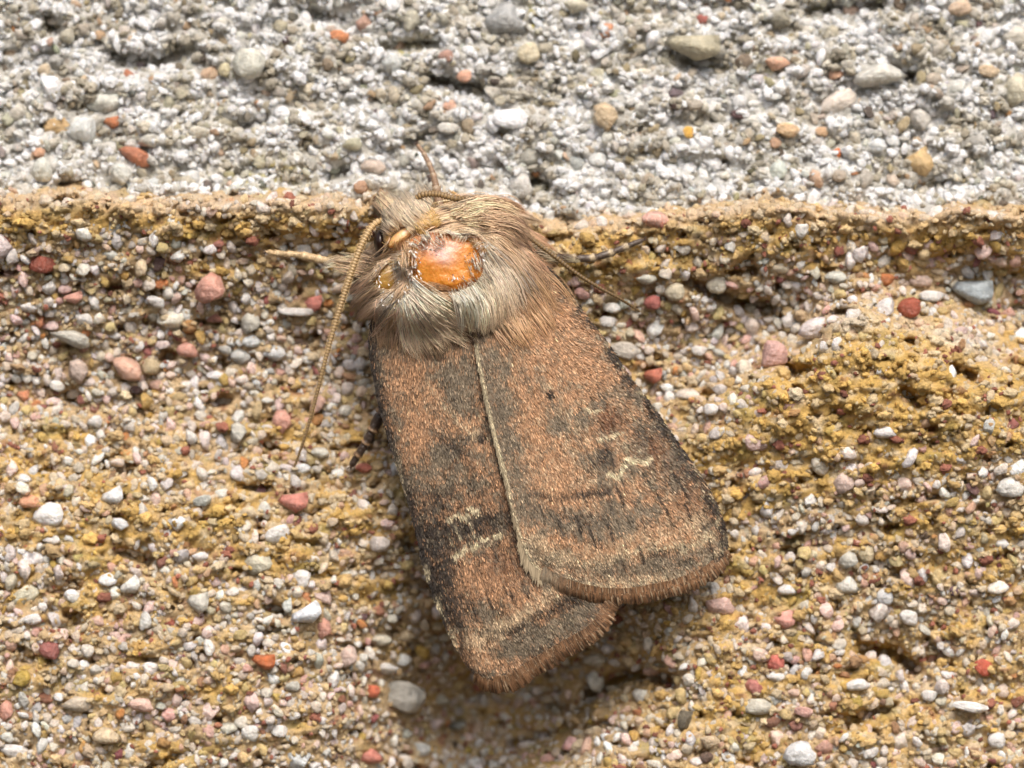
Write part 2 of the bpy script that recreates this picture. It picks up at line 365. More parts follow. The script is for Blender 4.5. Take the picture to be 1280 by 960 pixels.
# grains that stand out in the photograph: x, y, half width, half height, angle, colour
WHT = (.76, .73, .70); GRY = (.50, .50, .47); PNK = (.62, .34, .27); RED = (.30, .09, .06); ORG = (.50, .16, .06); CRM = (.64, .52, .36); TAN = (.52, .42, .27); CLR = (.56, .54, .48)
LAND = [
 (262, 360, 20, 18, 0, PNK), (53, 331, 15, 14, 0, RED), (62, 360, 9, 9, 0, WHT), (90, 373, 13, 8, -10, PNK), (106, 400, 11, 9, 20, WHT), (220, 322, 12, 8, -20, WHT),
 (284, 499, 16, 14, 0, WHT), (159, 462, 18, 17, 30, (.66, .42, .32)), (343, 442, 13, 13, 0, (.60, .60, .60)), (313, 402, 14, 14, 0, CLR), (314, 427, 10, 9, 0, (.62, .64, .64)), (301, 446, 11, 12, 0, (.52, .52, .50)),
 (235, 437, 13, 11, 10, PNK), (98, 463, 14, 14, 0, (.55, .44, .38)), (91, 490, 10, 9, -30, WHT), (88, 422, 22, 12, 20, CLR), (188, 459, 11, 11, 0, TAN), (145, 357, 9, 10, 0, PNK), (176, 335, 10, 11, 0, CRM), (186, 356, 10, 8, 0, (.68, .60, .52)),
 (195, 377, 11, 8, 30, WHT), (143, 420, 8, 6, 0, WHT), (352, 527, 16, 14, -30, PNK), (389, 380, 13, 12, 0, (.60, .24, .20)), (373, 390, 22, 7, 0, WHT), (118, 527, 9, 10, 0, WHT), (28, 495, 8, 8, 0, (.62, .28, .16)),
 (298, 541, 12, 12, 0, CLR), (400, 566, 10, 9, 0, (.68, .66, .58)), (366, 628, 18, 14, 0, (.58, .25, .20)), (348, 668, 15, 15, 0, WHT), (60, 643, 21, 15, -5, (.84, .82, .80)), (39, 627, 14, 10, 0, (.68, .36, .22)), (140, 622, 14, 12, -20, (.72, .72, .72)),
 (383, 769, 19, 13, -25, (.74, .76, .80)), (404, 785, 11, 12, 0, PNK), (329, 828, 14, 11, 0, ORG), (41, 774, 10, 8, 0, WHT), (217, 760, 12, 8, 0, (.74, .62, .52)), (247, 754, 13, 15, 0, CLR), (162, 734, 14, 11, -30, (.72, .70, .66)), (64, 675, 10, 9, 0, WHT),
 (373, 948, 17, 13, -10, (.68, .70, .70)), (350, 914, 10, 10, 0, WHT), (20, 940, 18, 11, 20, WHT), (133, 920, 16, 12, 0, CRM), (7, 888, 11, 12, 0, PNK), (176, 881, 15, 9, 10, (.72, .50, .42)), (95, 880, 17, 13, 0, (.56, .48, .38)), (278, 836, 8, 8, 0, TAN), (33, 744, 17, 13, -20, (.64, .60, .46)),
 (122, 776, 10, 9, 0, (.64, .44, .36)), (212, 778, 7, 7, 0, RED), (170, 488, 7, 7, 0, (.03, .01, .008)), (150, 655, 12, 7, 10, (.68, .68, .68)), (322, 703, 20, 14, 0, (.62, .58, .46)), (377, 722, 11, 12, 40, WHT), (310, 640, 10, 8, 0, CRM), (365, 858, 9, 8, 0, CLR),  # the near-black entry is a dark shiny bead, set among the grains
 (900, 759, 17, 16, 20, (.72, .50, .44)), (977, 774, 17, 14, 0, (.68, .36, .30)), (1059, 730, 13, 14, 0, (.70, .68, .62)), (969, 827, 13, 10, 20, (.58, .18, .14)), (970, 846, 10, 9, 0, WHT), (942, 859, 13, 9, 20, (.48, .20, .17)), (1230, 835, 11, 13, 20, (.50, .12, .07)),
 (946, 884, 17, 11, 0, (.58, .55, .47)), (999, 942, 19, 17, 0, (.66, .66, .66)), (1071, 856, 15, 8, -5, WHT), (1162, 869, 9, 9, 0, WHT), (1262, 609, 16, 14, 0, (.68, .66, .62)), (1082, 691, 10, 12, 0, (.64, .54, .36)), (1136, 772, 12, 11, 30, WHT), (1105, 745, 11, 11, 0, (.68, .68, .68)), (1060, 700, 13, 10, 0, CLR),
 (1212, 884, 20, 9, 5, WHT), (1143, 905, 9, 13, 0, (.68, .56, .48)), (1245, 925, 11, 10, 0, WHT), (984, 737, 11, 8, 0, WHT), (1054, 603, 14, 13, 0, (.62, .48, .42)), (960, 668, 10, 9, 0, WHT), (1005, 890, 10, 9, 0, (.62, .38, .33)), (1030, 935, 10, 12, 0, (.56, .34, .27)), (745, 826, 16, 11, -15, (.66, .60, .50)),
 (1136, 384, 15, 13, 10, (.36, .10, .06)), (1106, 384, 12, 14, 30, (.72, .68, .66)), (1216, 366, 24, 17, 0, (.36, .40, .42)), (1020, 410, 22, 14, -10, (.68, .60, .58)), (968, 445, 16, 20, 30, (.60, .38, .34)), (895, 355, 13, 12, 0, (.62, .58, .48)), (843, 365, 13, 11, 0, (.54, .48, .36)), (1150, 350, 14, 9, 0, (.70, .54, .46)), (1165, 370, 14, 9, 0, WHT),
 (874, 438, 9, 8, 0, WHT), (860, 495, 14, 11, 0, (.70, .62, .54)), (888, 512, 9, 8, 0, WHT), (906, 372, 13, 10, 0, (.46, .40, .32)), (972, 335, 14, 9, 0, (.70, .62, .48)), (1045, 347, 12, 10, 0, (.60, .60, .54)), (815, 378, 11, 9, 0, (.40, .14, .12)), (808, 348, 12, 10, 0, (.62, .60, .52)),
 (782, 440, 17, 15, 0, (.56, .51, .45)), (797, 443, 10, 7, 40, WHT), (765, 385, 10, 8, 0, (.80, .78, .74)), (815, 470, 12, 11, 0, (.50, .18, .12)), (820, 275, 15, 14, 0, (.70, .42, .34)), (1022, 445, 8, 8, 0, (.70, .72, .72)), (1108, 540, 14, 9, 0, (.74, .70, .68)), (760, 402, 10, 9, 0, WHT), (840, 405, 16, 10, 10, (.62, .60, .54)),
 (503, 872, 26, 27, 0, (.44, .42, .38)), (550, 874, 12, 9, 0, (.52, .50, .42)), (526, 936, 12, 12, 0, (.66, .68, .68)), (577, 908, 16, 10, 0, (.42, .44, .42)), (460, 944, 18, 12, 0, (.58, .24, .19)), (802, 871, 12, 13, 20, (.66, .64, .58)), (764, 863, 10, 8, 0, (.62, .56, .44)), (742, 914, 10, 9, 0, CRM), (474, 680, 13, 11, 0, (.60, .54, .50)),
 (475, 800, 14, 10, 0, (.62, .58, .48)), (503, 825, 10, 10, 0, (.72, .74, .74)), (480, 836, 16, 8, 0, WHT), (466, 864, 9, 9, 0, (.60, .18, .10)), (435, 820, 13, 13, 0, (.62, .48, .42)), (455, 585, 9, 8, 0, (.60, .22, .16)), (740, 876, 9, 7, 0, WHT), (888, 928, 11, 9, 0, (.56, .44, .30)),
 # mortar
 (131, 127, 21, 19, -15, (.66, .66, .60)), (101, 162, 17, 21, 0, (.72, .74, .72)), (168, 194, 19, 14, 30, (.50, .21, .12)), (139, 153, 10, 9, 0, (.48, .19, .09)), (311, 80, 19, 21, 0, (.64, .63, .55)), (72, 158, 15, 14, 0, (.60, .42, .22)), (83, 45, 9, 12, 0, (.56, .52, .42)), (16, 66, 12, 12, 0, (.56, .42, .30)), (262, 92, 10, 10, 0, (.66, .48, .34)),
 (280, 87, 8, 9, 0, (.60, .54, .36)), (55, 87, 9, 8, 0, (.58, .48, .34)), (382, 112, 11, 10, 0, (.62, .56, .44)), (52, 212, 12, 17, 0, (.60, .60, .54)), (152, 217, 15, 13, 0, (.60, .60, .55)), (148, 238, 12, 10, 0, (.62, .60, .52)), (238, 222, 12, 10, 0, (.62, .62, .60)), (48, 191, 8, 7, 0, (.66, .40, .26)), (185, 176, 12, 11, 0, CLR),
 (424, 47, 11, 10, 0, (.62, .27, .13)), (430, 46, 6, 6, 0, (.60, .22, .08)), (632, 22, 27, 26, 0, (.40, .40, .39)), (661, 67, 13, 16, 0, (.62, .55, .40)), (580, 95, 10, 8, 0, (.72, .42, .30)), (562, 132, 8, 8, 0, (.74, .46, .34)), (490, 79, 11, 14, 0, (.66, .68, .66)), (757, 146, 19, 17, 0, (.56, .44, .29)), (866, 58, 33, 19, 5, (.44, .40, .29)),
 (720, 8, 14, 10, 0, (.62, .58, .46)), (467, 209, 14, 13, 0, (.58, .48, .40)), (455, 30, 9, 12, 0, (.56, .36, .28)), (557, 70, 10, 8, 0, (.46, .28, .22)), (440, 180, 11, 10, 0, (.56, .54, .40)), (650, 232, 15, 17, 0, (.56, .54, .50)), (748, 200, 12, 11, 0, (.70, .70, .68)), (720, 205, 9, 11, 0, (.50, .52, .50)),
 (972, 80, 14, 10, 0, (.74, .46, .32)), (1045, 91, 10, 9, 0, (.72, .44, .30)), (984, 163, 13, 12, 0, (.72, .52, .32)), (861, 166, 7, 10, 0, (.74, .44, .10)), (1046, 192, 5, 8, 0, (.74, .20, .05)), (972, 213, 13, 13, 0, (.58, .62, .56)), (1148, 205, 17, 20, -20, (.58, .42, .22)), (1225, 175, 15, 15, 0, (.48, .46, .42)), (1096, 182, 13, 9, 0, (.66, .68, .68)),
 (1118, 178, 9, 7, 0, (.68, .68, .66)), (1046, 128, 26, 13, -25, (.74, .66, .58)), (1100, 92, 30, 17, -10, (.62, .60, .54)), (1235, 90, 12, 11, 0, (.66, .52, .36)), (1270, 112, 20, 20, 0, (.58, .54, .42)), (1200, 10, 14, 12, 0, (.70, .54, .40)), (925, 143, 10, 8, 0, (.14, .08, .08)), (877, 24, 10, 7, 0, (.40, .14, .11)), (1028, 165, 9, 8, 0, (.62, .42, .26)),
 (1150, 150, 14, 13, 0, (.58, .55, .50)), (1065, 15, 10, 9, 0, (.70, .52, .42)), (1270, 45, 18, 14, 0, (.64, .60, .52)), (940, 150, 14, 9, 0, (.64, .62, .56)), (640, 150, 22, 16, 0, (.84, .84, .85)), (618, 155, 12, 11, 0, (.86, .86, .87)), (352, 140, 10, 9, 0, (.84, .84, .84)), (560, 160, 12, 9, 0, (.66, .64, .58)),
]

# packing: occupancy map, biggest first
OX, OY = -260, -220; OW, OH = 1800, 1400; RES = 2
occ = np.zeros((OH // RES, OW // RES), bool)
def stamp(x, y, r, test, frac):
    cx = (x - OX) / RES; cy = (y - OY) / RES; rr = r / RES * frac
    x0, x1 = int(cx - rr), int(cx + rr) + 2; y0, y1 = int(cy - rr), int(cy + rr) + 2
    if x0 < 0 or y0 < 0 or x1 > occ.shape[1] or y1 > occ.shape[0]: return False
    sub = occ[y0:y1, x0:x1]
    yy, xx = np.ogrid[y0:y1, x0:x1]
    m = (xx + .5 - cx) ** 2 + (yy + .5 - cy) ** 2 <= max(rr * rr, .5)
    if test and (sub & m).any(): return False
    sub |= m
    return True
grains = []   # x, y, rx, ry, ang, r, g, b
for (x, y, a, b_, ang, c) in LAND:
    stamp(x, y, 0.5 * (a + b_), False, 1.0)
    grains.append((x, y, a * 1.05, b_ * 1.05, ang, *c, 1))
def moth_hidden(x, y):      # wholly behind the moth: nothing of it shows
    return (abs(x - (560 + (y - 300) * 0.30)) < 60) & (y > 300) & (y < 760)
for rad, ntry in ((13, 260), (10, 1500), (8.2, 9000), (6.8, 24000), (5.4, 36000), (4.3, 46000), (3.3, 50000)):
    xs = rng.uniform(OX + 20, OX + OW - 20, ntry); ys = rng.uniform(OY + 20, OY + OH - 20, ntry)
    ye = yellow(xs, ys); bd = bound(xs)
    rs = rad * rng.uniform(0.85, 1.2, ntry); u = rng.random(ntry)
    for x, y, r, e, bb, q in zip(xs, ys, rs, ye, bd, u):
        if y > bb and rad > 4.5 and q < (e - 0.52) * 1.3: continue
        if y < bb and rad > 7 and q < 0.25: continue
        if moth_hidden(x, y): continue
        if stamp(x, y, r, True, 0.70):
            grains.append((x, y, r, r * (0.72 + 0.28 * ((q * 7.3) % 1)), 360 * ((q * 13.7) % 1), 0, 0, 0, 0))
NL = 15000     # lumps of cement standing among the grains
lxs = rng.uniform(OX + 20, OX + OW - 20, NL); lys = rng.uniform(OY + 20, OY + OH - 20, NL)
ly_ = yellow(lxs, lys); lb_ = bound(lxs)
keep = np.array([not moth_hidden(a, b_) for a, b_ in zip(lxs, lys)]) & np.where(lys > lb_ - 12, rng.random(NL) < .07 + 1.1 * np.clip(ly_ - .3, 0, 1), rng.random(NL) < .25 + .6 * sstep(-.2, .3, fbm(lxs, lys, 40, oct=2, seed=88)))
lxs, lys = lxs[keep], lys[keep]; lrr = 3.5 + 8.5 * rng.random(len(lxs)) ** 2.2
NC = 30000     # crumbs of cement between the grains
cxs = rng.uniform(OX + 20, OX + OW - 20, NC); cys = rng.uniform(OY + 20, OY + OH - 20, NC)
keep = np.array([not moth_hidden(a, b_) for a, b_ in zip(cxs, cys)]); cxs, cys = cxs[keep], cys[keep]
crr = rng.uniform(1.6, 4.6, len(cxs)) ** 1.0
G = np.array(grains)
nG = len(G)
G = np.concatenate([G, np.stack([cxs, cys, crr, crr * rng.uniform(.7, 1, len(cxs)), rng.uniform(0, 360, len(cxs)), 0 * cxs, 0 * cxs, 0 * cxs, 0 * cxs], -1)])
nC = len(G)
G = np.concatenate([G, np.stack([lxs, lys, lrr, lrr * rng.uniform(.5, .9, len(lxs)), rng.normal(0, 25, len(lxs)), 0 * lxs, 0 * lxs, 0 * lxs, 0 * lxs], -1)])
crumb = np.arange(len(G)) >= nG; lump = np.arange(len(G)) >= nC
isS = G[:, 1] > bound(G[:, 0]) - 8
cS, iS = pick(PAL_S, PW_S, len(G)); cM, iM = pick(PAL_M, PW_M, len(G))
yel = yellow(G[:, 0], G[:, 1])
stain = np.clip(yel * 0.95 - 0.12 + rng.normal(0, .15, len(G)), 0, .75) * (G[:, 2] < 9)
cS = cS * (1 - stain[:, None]) + np.array((.55, .38, .15)) * stain[:, None]
whit = np.exp(-((G[:, 1] - bound(G[:, 0]) - 6) / 12) ** 2)[:, None] * 0.5
cS = cS * (1 - whit) + np.array((.68, .55, .42)) * whit
col = np.where(isS[:, None], cS, cM); own = G[:, 8] > 0
cc_ = np.where(isS[:, None], stone_col(G[:, 0], G[:, 1]), mortar_col(G[:, 0], G[:, 1])) * rng.uniform(.75, 1.35, (len(G), 1))
pale = (rng.random((len(G), 1)) < .22) * .6
cc_ = cc_ * (1 - pale) + np.where(isS[:, None], np.array([(.70, .60, .44)]), np.array([(.84, .84, .83)])) * pale
drift = sstep(-.28, .2, fbm(G[:, 0], G[:, 1], 70, 46, 3, 99))[:, None]
col[crumb] = cc_[crumb]
mor = (~isS)[:, None] & (~own)[:, None]
col = np.where(mor, col * (.70 + .30 * drift) * np.where(drift < .5, np.array([[1.0, .94, .82]]), 1.0), col)
fr = (mor & (rng.random((len(G), 1)) < .10 + .48 * drift)); col = np.where(fr, np.array([[.88, .88, .88]]) * rng.uniform(.9, 1.0, (len(G), 1)), col)
# dusting of ochre and rust on the stone crumbs
rs_ = (isS & crumb & (rng.random(len(G)) < .10))[:, None]; col = np.where(rs_, np.array([[.30, .12, .08]]) * rng.uniform(.7, 1.6, (len(G), 1)), col)
col = np.clip(col, .01, .88)
col[own] = G[own, 5:8]
hh = np.where(isS, stone_h(G[:, 0], G[:, 1], False), mortar_h(G[:, 0], G[:, 1], False))
rad = 0.5 * (G[:, 2] + G[:, 3]) / 100
hh = hh + rad * (rng.uniform(-0.25, 0.75, len(G)) - 0.7 * np.clip(yel - .35, 0, 1) * isS)
hh[own] += 0.15 * rad[own] + .03
hh[lump] = (np.where(isS, stone_h(G[:, 0], G[:, 1], False), mortar_h(G[:, 0], G[:, 1], False)) + rad * rng.uniform(-.1, .5, len(G)))[lump]
hh[crumb] += rng.uniform(0, .05, crumb.sum()) + .05 * np.clip(yel[crumb] - .3, 0, 1)
pos = P(G[:, 0], G[:, 1], hh)
rot = np.stack([rng.normal(0, .35, len(G)), rng.uniform(0, 6.28, len(G)), rng.normal(0, .35, len(G))], -1)
rot[own, 1] = -np.radians(G[own, 4]) * -1
rot[own, 0] *= .4; rot[own, 2] *= .4; rot[lump, 1] = np.radians(G[lump, 4])
# mesh local x,y -> the wall plane: rotate about X by 90 degrees first
var = np.where(lump, NVAR - NLUMP + rng.integers(0, NLUMP, len(G)), rng.integers(0, NVAR - NLUMP, len(G)))
inframe = (G[:, 0] > -10) & (G[:, 0] < 1290) & (G[:, 1] > -10) & (G[:, 1] < 970)
print("grains", len(G))

def grain_matrix(i):
    e = Euler((rot[i, 0], rot[i, 1], rot[i, 2]))
    return (e.to_matrix() @ Euler((R(90), 0, 0)).to_matrix()).to_euler()

part_meshes_used = []
def build_grains(mask, parent, nm, limit):
    idx = np.where(mask)[0]
    size = G[idx, 2] * G[idx, 3] + 1000 * own[idx] - 1e5 * (~inframe[idx])
    order = idx[np.argsort(-size)]
    lp = order[lump[order]][:90]; gr = order[~lump[order]][:limit]
    big = np.concatenate([gr, lp]); rest = order[~np.isin(order, big)]
    first = {}
    for i in big:
        o = bpy.data.objects.new("cement_lump" if lump[i] else "sand_grain", grain_meshes[var[i]]); sc.collection.objects.link(o)
        o.parent = parent; o.location = pos[i].tolist(); o.rotation_euler = grain_matrix(i)
        o.scale = (G[i, 2] / 100, G[i, 3] / 100, rad[i] * .95)
        o["tint"] = [float(c) for c in col[i]]
        first.setdefault(int(var[i]), o)
    # the remaining small grains: one object, instances by geometry nodes
    me = bpy.data.meshes.new(nm); me.vertices.add(len(rest)); me.vertices.foreach_set("co", pos[rest].astype(np.float32).ravel())
    a = me.attributes.new("tint", 'FLOAT_COLOR', 'POINT'); c4 = np.ones((len(rest), 4), np.float32); c4[:, :3] = col[rest]; a.data.foreach_set("color", c4.ravel())
    eu = np.array([grain_matrix(i)[:] for i in rest], np.float32)
    a = me.attributes.new("turn", 'FLOAT_VECTOR', 'POINT'); a.data.foreach_set("vector", eu.ravel())
    s3 = np.stack([G[rest, 2] / 100, G[rest, 3] / 100, rad[rest] * .95], -1).astype(np.float32)
    a = me.attributes.new("size3", 'FLOAT_VECTOR', 'POINT'); a.data.foreach_set("vector", s3.ravel())
    a = me.attributes.new("shape", 'INT', 'POINT'); a.data.foreach_set("value", (var[rest] % len(first)).astype(np.int32))
    o = add(nm, me, parent, kind="stuff")
    ng = bpy.data.node_groups.new(nm, 'GeometryNodeTree')
    ng.interface.new_socket("Geometry", in_out='INPUT', socket_type='NodeSocketGeometry')
    ng.interface.new_socket("Geometry", in_out='OUTPUT', socket_type='NodeSocketGeometry')
    N = ng.nodes; L = ng.links
    gi = N.new("NodeGroupInput"); go = N.new("NodeGroupOutput"); iop = N.new("GeometryNodeInstanceOnPoints"); jn = N.new("GeometryNodeJoinGeometry")
    for k in sorted(first, reverse=True):
        oi = N.new("GeometryNodeObjectInfo"); oi.inputs['Object'].default_value = first[k]; oi.inputs['As Instance'].default_value = True
        L.new(oi.outputs['Geometry'], jn.inputs[0])
    def nattr(n, t):
        x = N.new("GeometryNodeInputNamedAttribute"); x.data_type = t; x.inputs['Name'].default_value = n; return x.outputs[0]
    L.new(gi.outputs[0], iop.inputs['Points']); L.new(jn.outputs[0], iop.inputs['Instance'])
    iop.inputs['Pick Instance'].default_value = True
    L.new(nattr("shape", 'INT'), iop.inputs['Instance Index'])
    er = N.new("FunctionNodeEulerToRotation"); L.new(nattr("turn", 'FLOAT_VECTOR'), er.inputs[0]); L.new(er.outputs[0], iop.inputs['Rotation'])
    L.new(nattr("size3", 'FLOAT_VECTOR'), iop.inputs['Scale'])
    L.new(iop.outputs[0], go.inputs[0])
    md = o.modifiers.new("grains", 'NODES'); md.node_group = ng
    return o
build_grains(isS, stone, "fine_sand", 300)
build_grains(~isS, mortar, "fine_grit", 300)

# ------------------------------------------------------------------ moth: shared height map (photo grid, 2 px)
moth = root_empty("moth", "brown mottled moth with orange bald thorax, resting head up on the sandstone", "moth", P(600, 480, 0.3).tolist())
ROOT = np.array(moth.location[:])
def addm(name, me, parent=None, **props):
    """a part of the moth: vertices are in world space, so take out the root's place"""
    if parent is None:
        co = np.empty(len(me.vertices) * 3, np.float32); me.vertices.foreach_get("co", co)
        co = co.reshape(-1, 3) - ROOT.astype(np.float32); me.vertices.foreach_set("co", co.ravel())
        return add(name, me, moth, **props)
    co = np.empty(len(me.vertices) * 3, np.float32); me.vertices.foreach_get("co", co)
    co = co.reshape(-1, 3) - ROOT.astype(np.float32); me.vertices.foreach_set("co", co.ravel())
    return add(name, me, parent, **props)

HX, HY, HS = 400, 200, 2
hmap = np.full((360, 280), -9.0)
def splat(x, y, h):
    ix = ((x - HX) / HS).astype(int); iy = ((y - HY) / HS).astype(int)
    ok = (ix >= 0) & (iy >= 0) & (ix < 280) & (iy < 360)
    np.maximum.at(hmap, (iy[ok], ix[ok]), h[ok])
def hsurf(x, y):
    ix = np.clip(((np.asarray(x) - HX) / HS).astype(int), 0, 279); iy = np.clip(((np.asarray(y) - HY) / HS).astype(int), 0, 359)
    return hmap[iy, ix]

def polycurve(pts, n):
    p = np.array(pts, float)
    # Catmull-Rom through the points, resampled evenly
    q = np.vstack([2 * p[0] - p[1], p, 2 * p[-1] - p[-2]]); out = []
    for i in range(1, len(q) - 2):
        t = np.linspace(0, 1, 16, endpoint=False)[:, None]
        a, b, c, d = q[i - 1], q[i], q[i + 1], q[i + 2]
        out.append(0.5 * (2 * b + (c - a) * t + (2 * a - 5 * b + 4 * c - d) * t ** 2 + (3 * b - a - 3 * c + d) * t ** 3))
    out = np.vstack(out + [p[-1:]])
    L = np.concatenate([[0], np.cumsum(np.linalg.norm(np.diff(out[:, :2], axis=0), axis=1))]); L /= L[-1]
    tt = np.linspace(0, 1, n)
    return np.stack([np.interp(tt, L, out[:, k]) for k in range(out.shape[1])], -1)

def coons(I, C, B, T, ns, nt):
    I = polycurve(I, nt); C = polycurve(C, nt); B = polycurve(B, ns); T = polycurve(T, ns)
    s = np.linspace(0, 1, ns)[None, :, None]; t = np.linspace(0, 1, nt)[:, None, None]
    return ((1 - s) * I[:, None] + s * C[:, None] + (1 - t) * B[None] + t * T[None]
            - (1 - s) * (1 - t) * I[0] - s * (1 - t) * C[0] - (1 - s) * t * I[-1] - s * t * C[-1])

NS, NT = 90, 140
S_, T_ = np.meshgrid(np.linspace(0, 1, NS), np.linspace(0, 1, NT))
WR = coons([(604, 385), (596, 431), (602, 470), (609, 507), (620, 555), (632, 600), (641, 640), (650, 672), (660, 697), (676, 716)],
           [(640, 296), (673, 326), (705, 360), (732, 396), (760, 430), (784, 466), (815, 508), (846, 552), (871, 587), (893, 625), (906, 660), (910, 688)],
           [(604, 385), (640, 296)],
           [(676, 716), (702, 730), (735, 740), (775, 744), (815, 739), (855, 729), (890, 712), (910, 688)], NS, NT)
WL = coons([(620, 390), (640, 500), (675, 600), (720, 680), (767, 750)],
           [(478, 372), (463, 410), (463, 448), (475, 512), (492, 571), (515, 647), (533, 722), (556, 781), (577, 822), (592, 842)],
           [(620, 390), (478, 372)],
           [(767, 750), (744, 786), (705, 810), (666, 833), (641, 850), (614, 853), (592, 842)], NS, NT)
def wing_h_right(s, t):
    h = 1.36 - 0.16 * t - 0.10 * (1 - s) ** 3 * (1 - t) - 0.50 * s ** 2.6 - 0.10 * sstep(.8, 1, t)
    h = h + 0.022 * np.sin(s * 48 + 2 * t) * sstep(.15, .6, t) * 0.5 + 0.05 * np.exp(-((s - .45) / .12) ** 2) * (1 - t)
    return h + 0.02 * fbm(s * 300, t * 300, 60, 90, 2, 7)
def wing_h_left(s, t):
    h = 1.16 - 0.10 * t - 0.46 * s ** 2.3 - 0.05 * sstep(.8, 1, t)
    h = h + 0.008 * np.sin(s * 44 + 2 * t) * sstep(.15, .6, t) + 0.05 * np.exp(-((s - .42) / .06) ** 2) * (1 - sstep(.3, .7, t))
    return h + 0.02 * fbm(s * 300, t * 300, 60, 90, 2, 8)

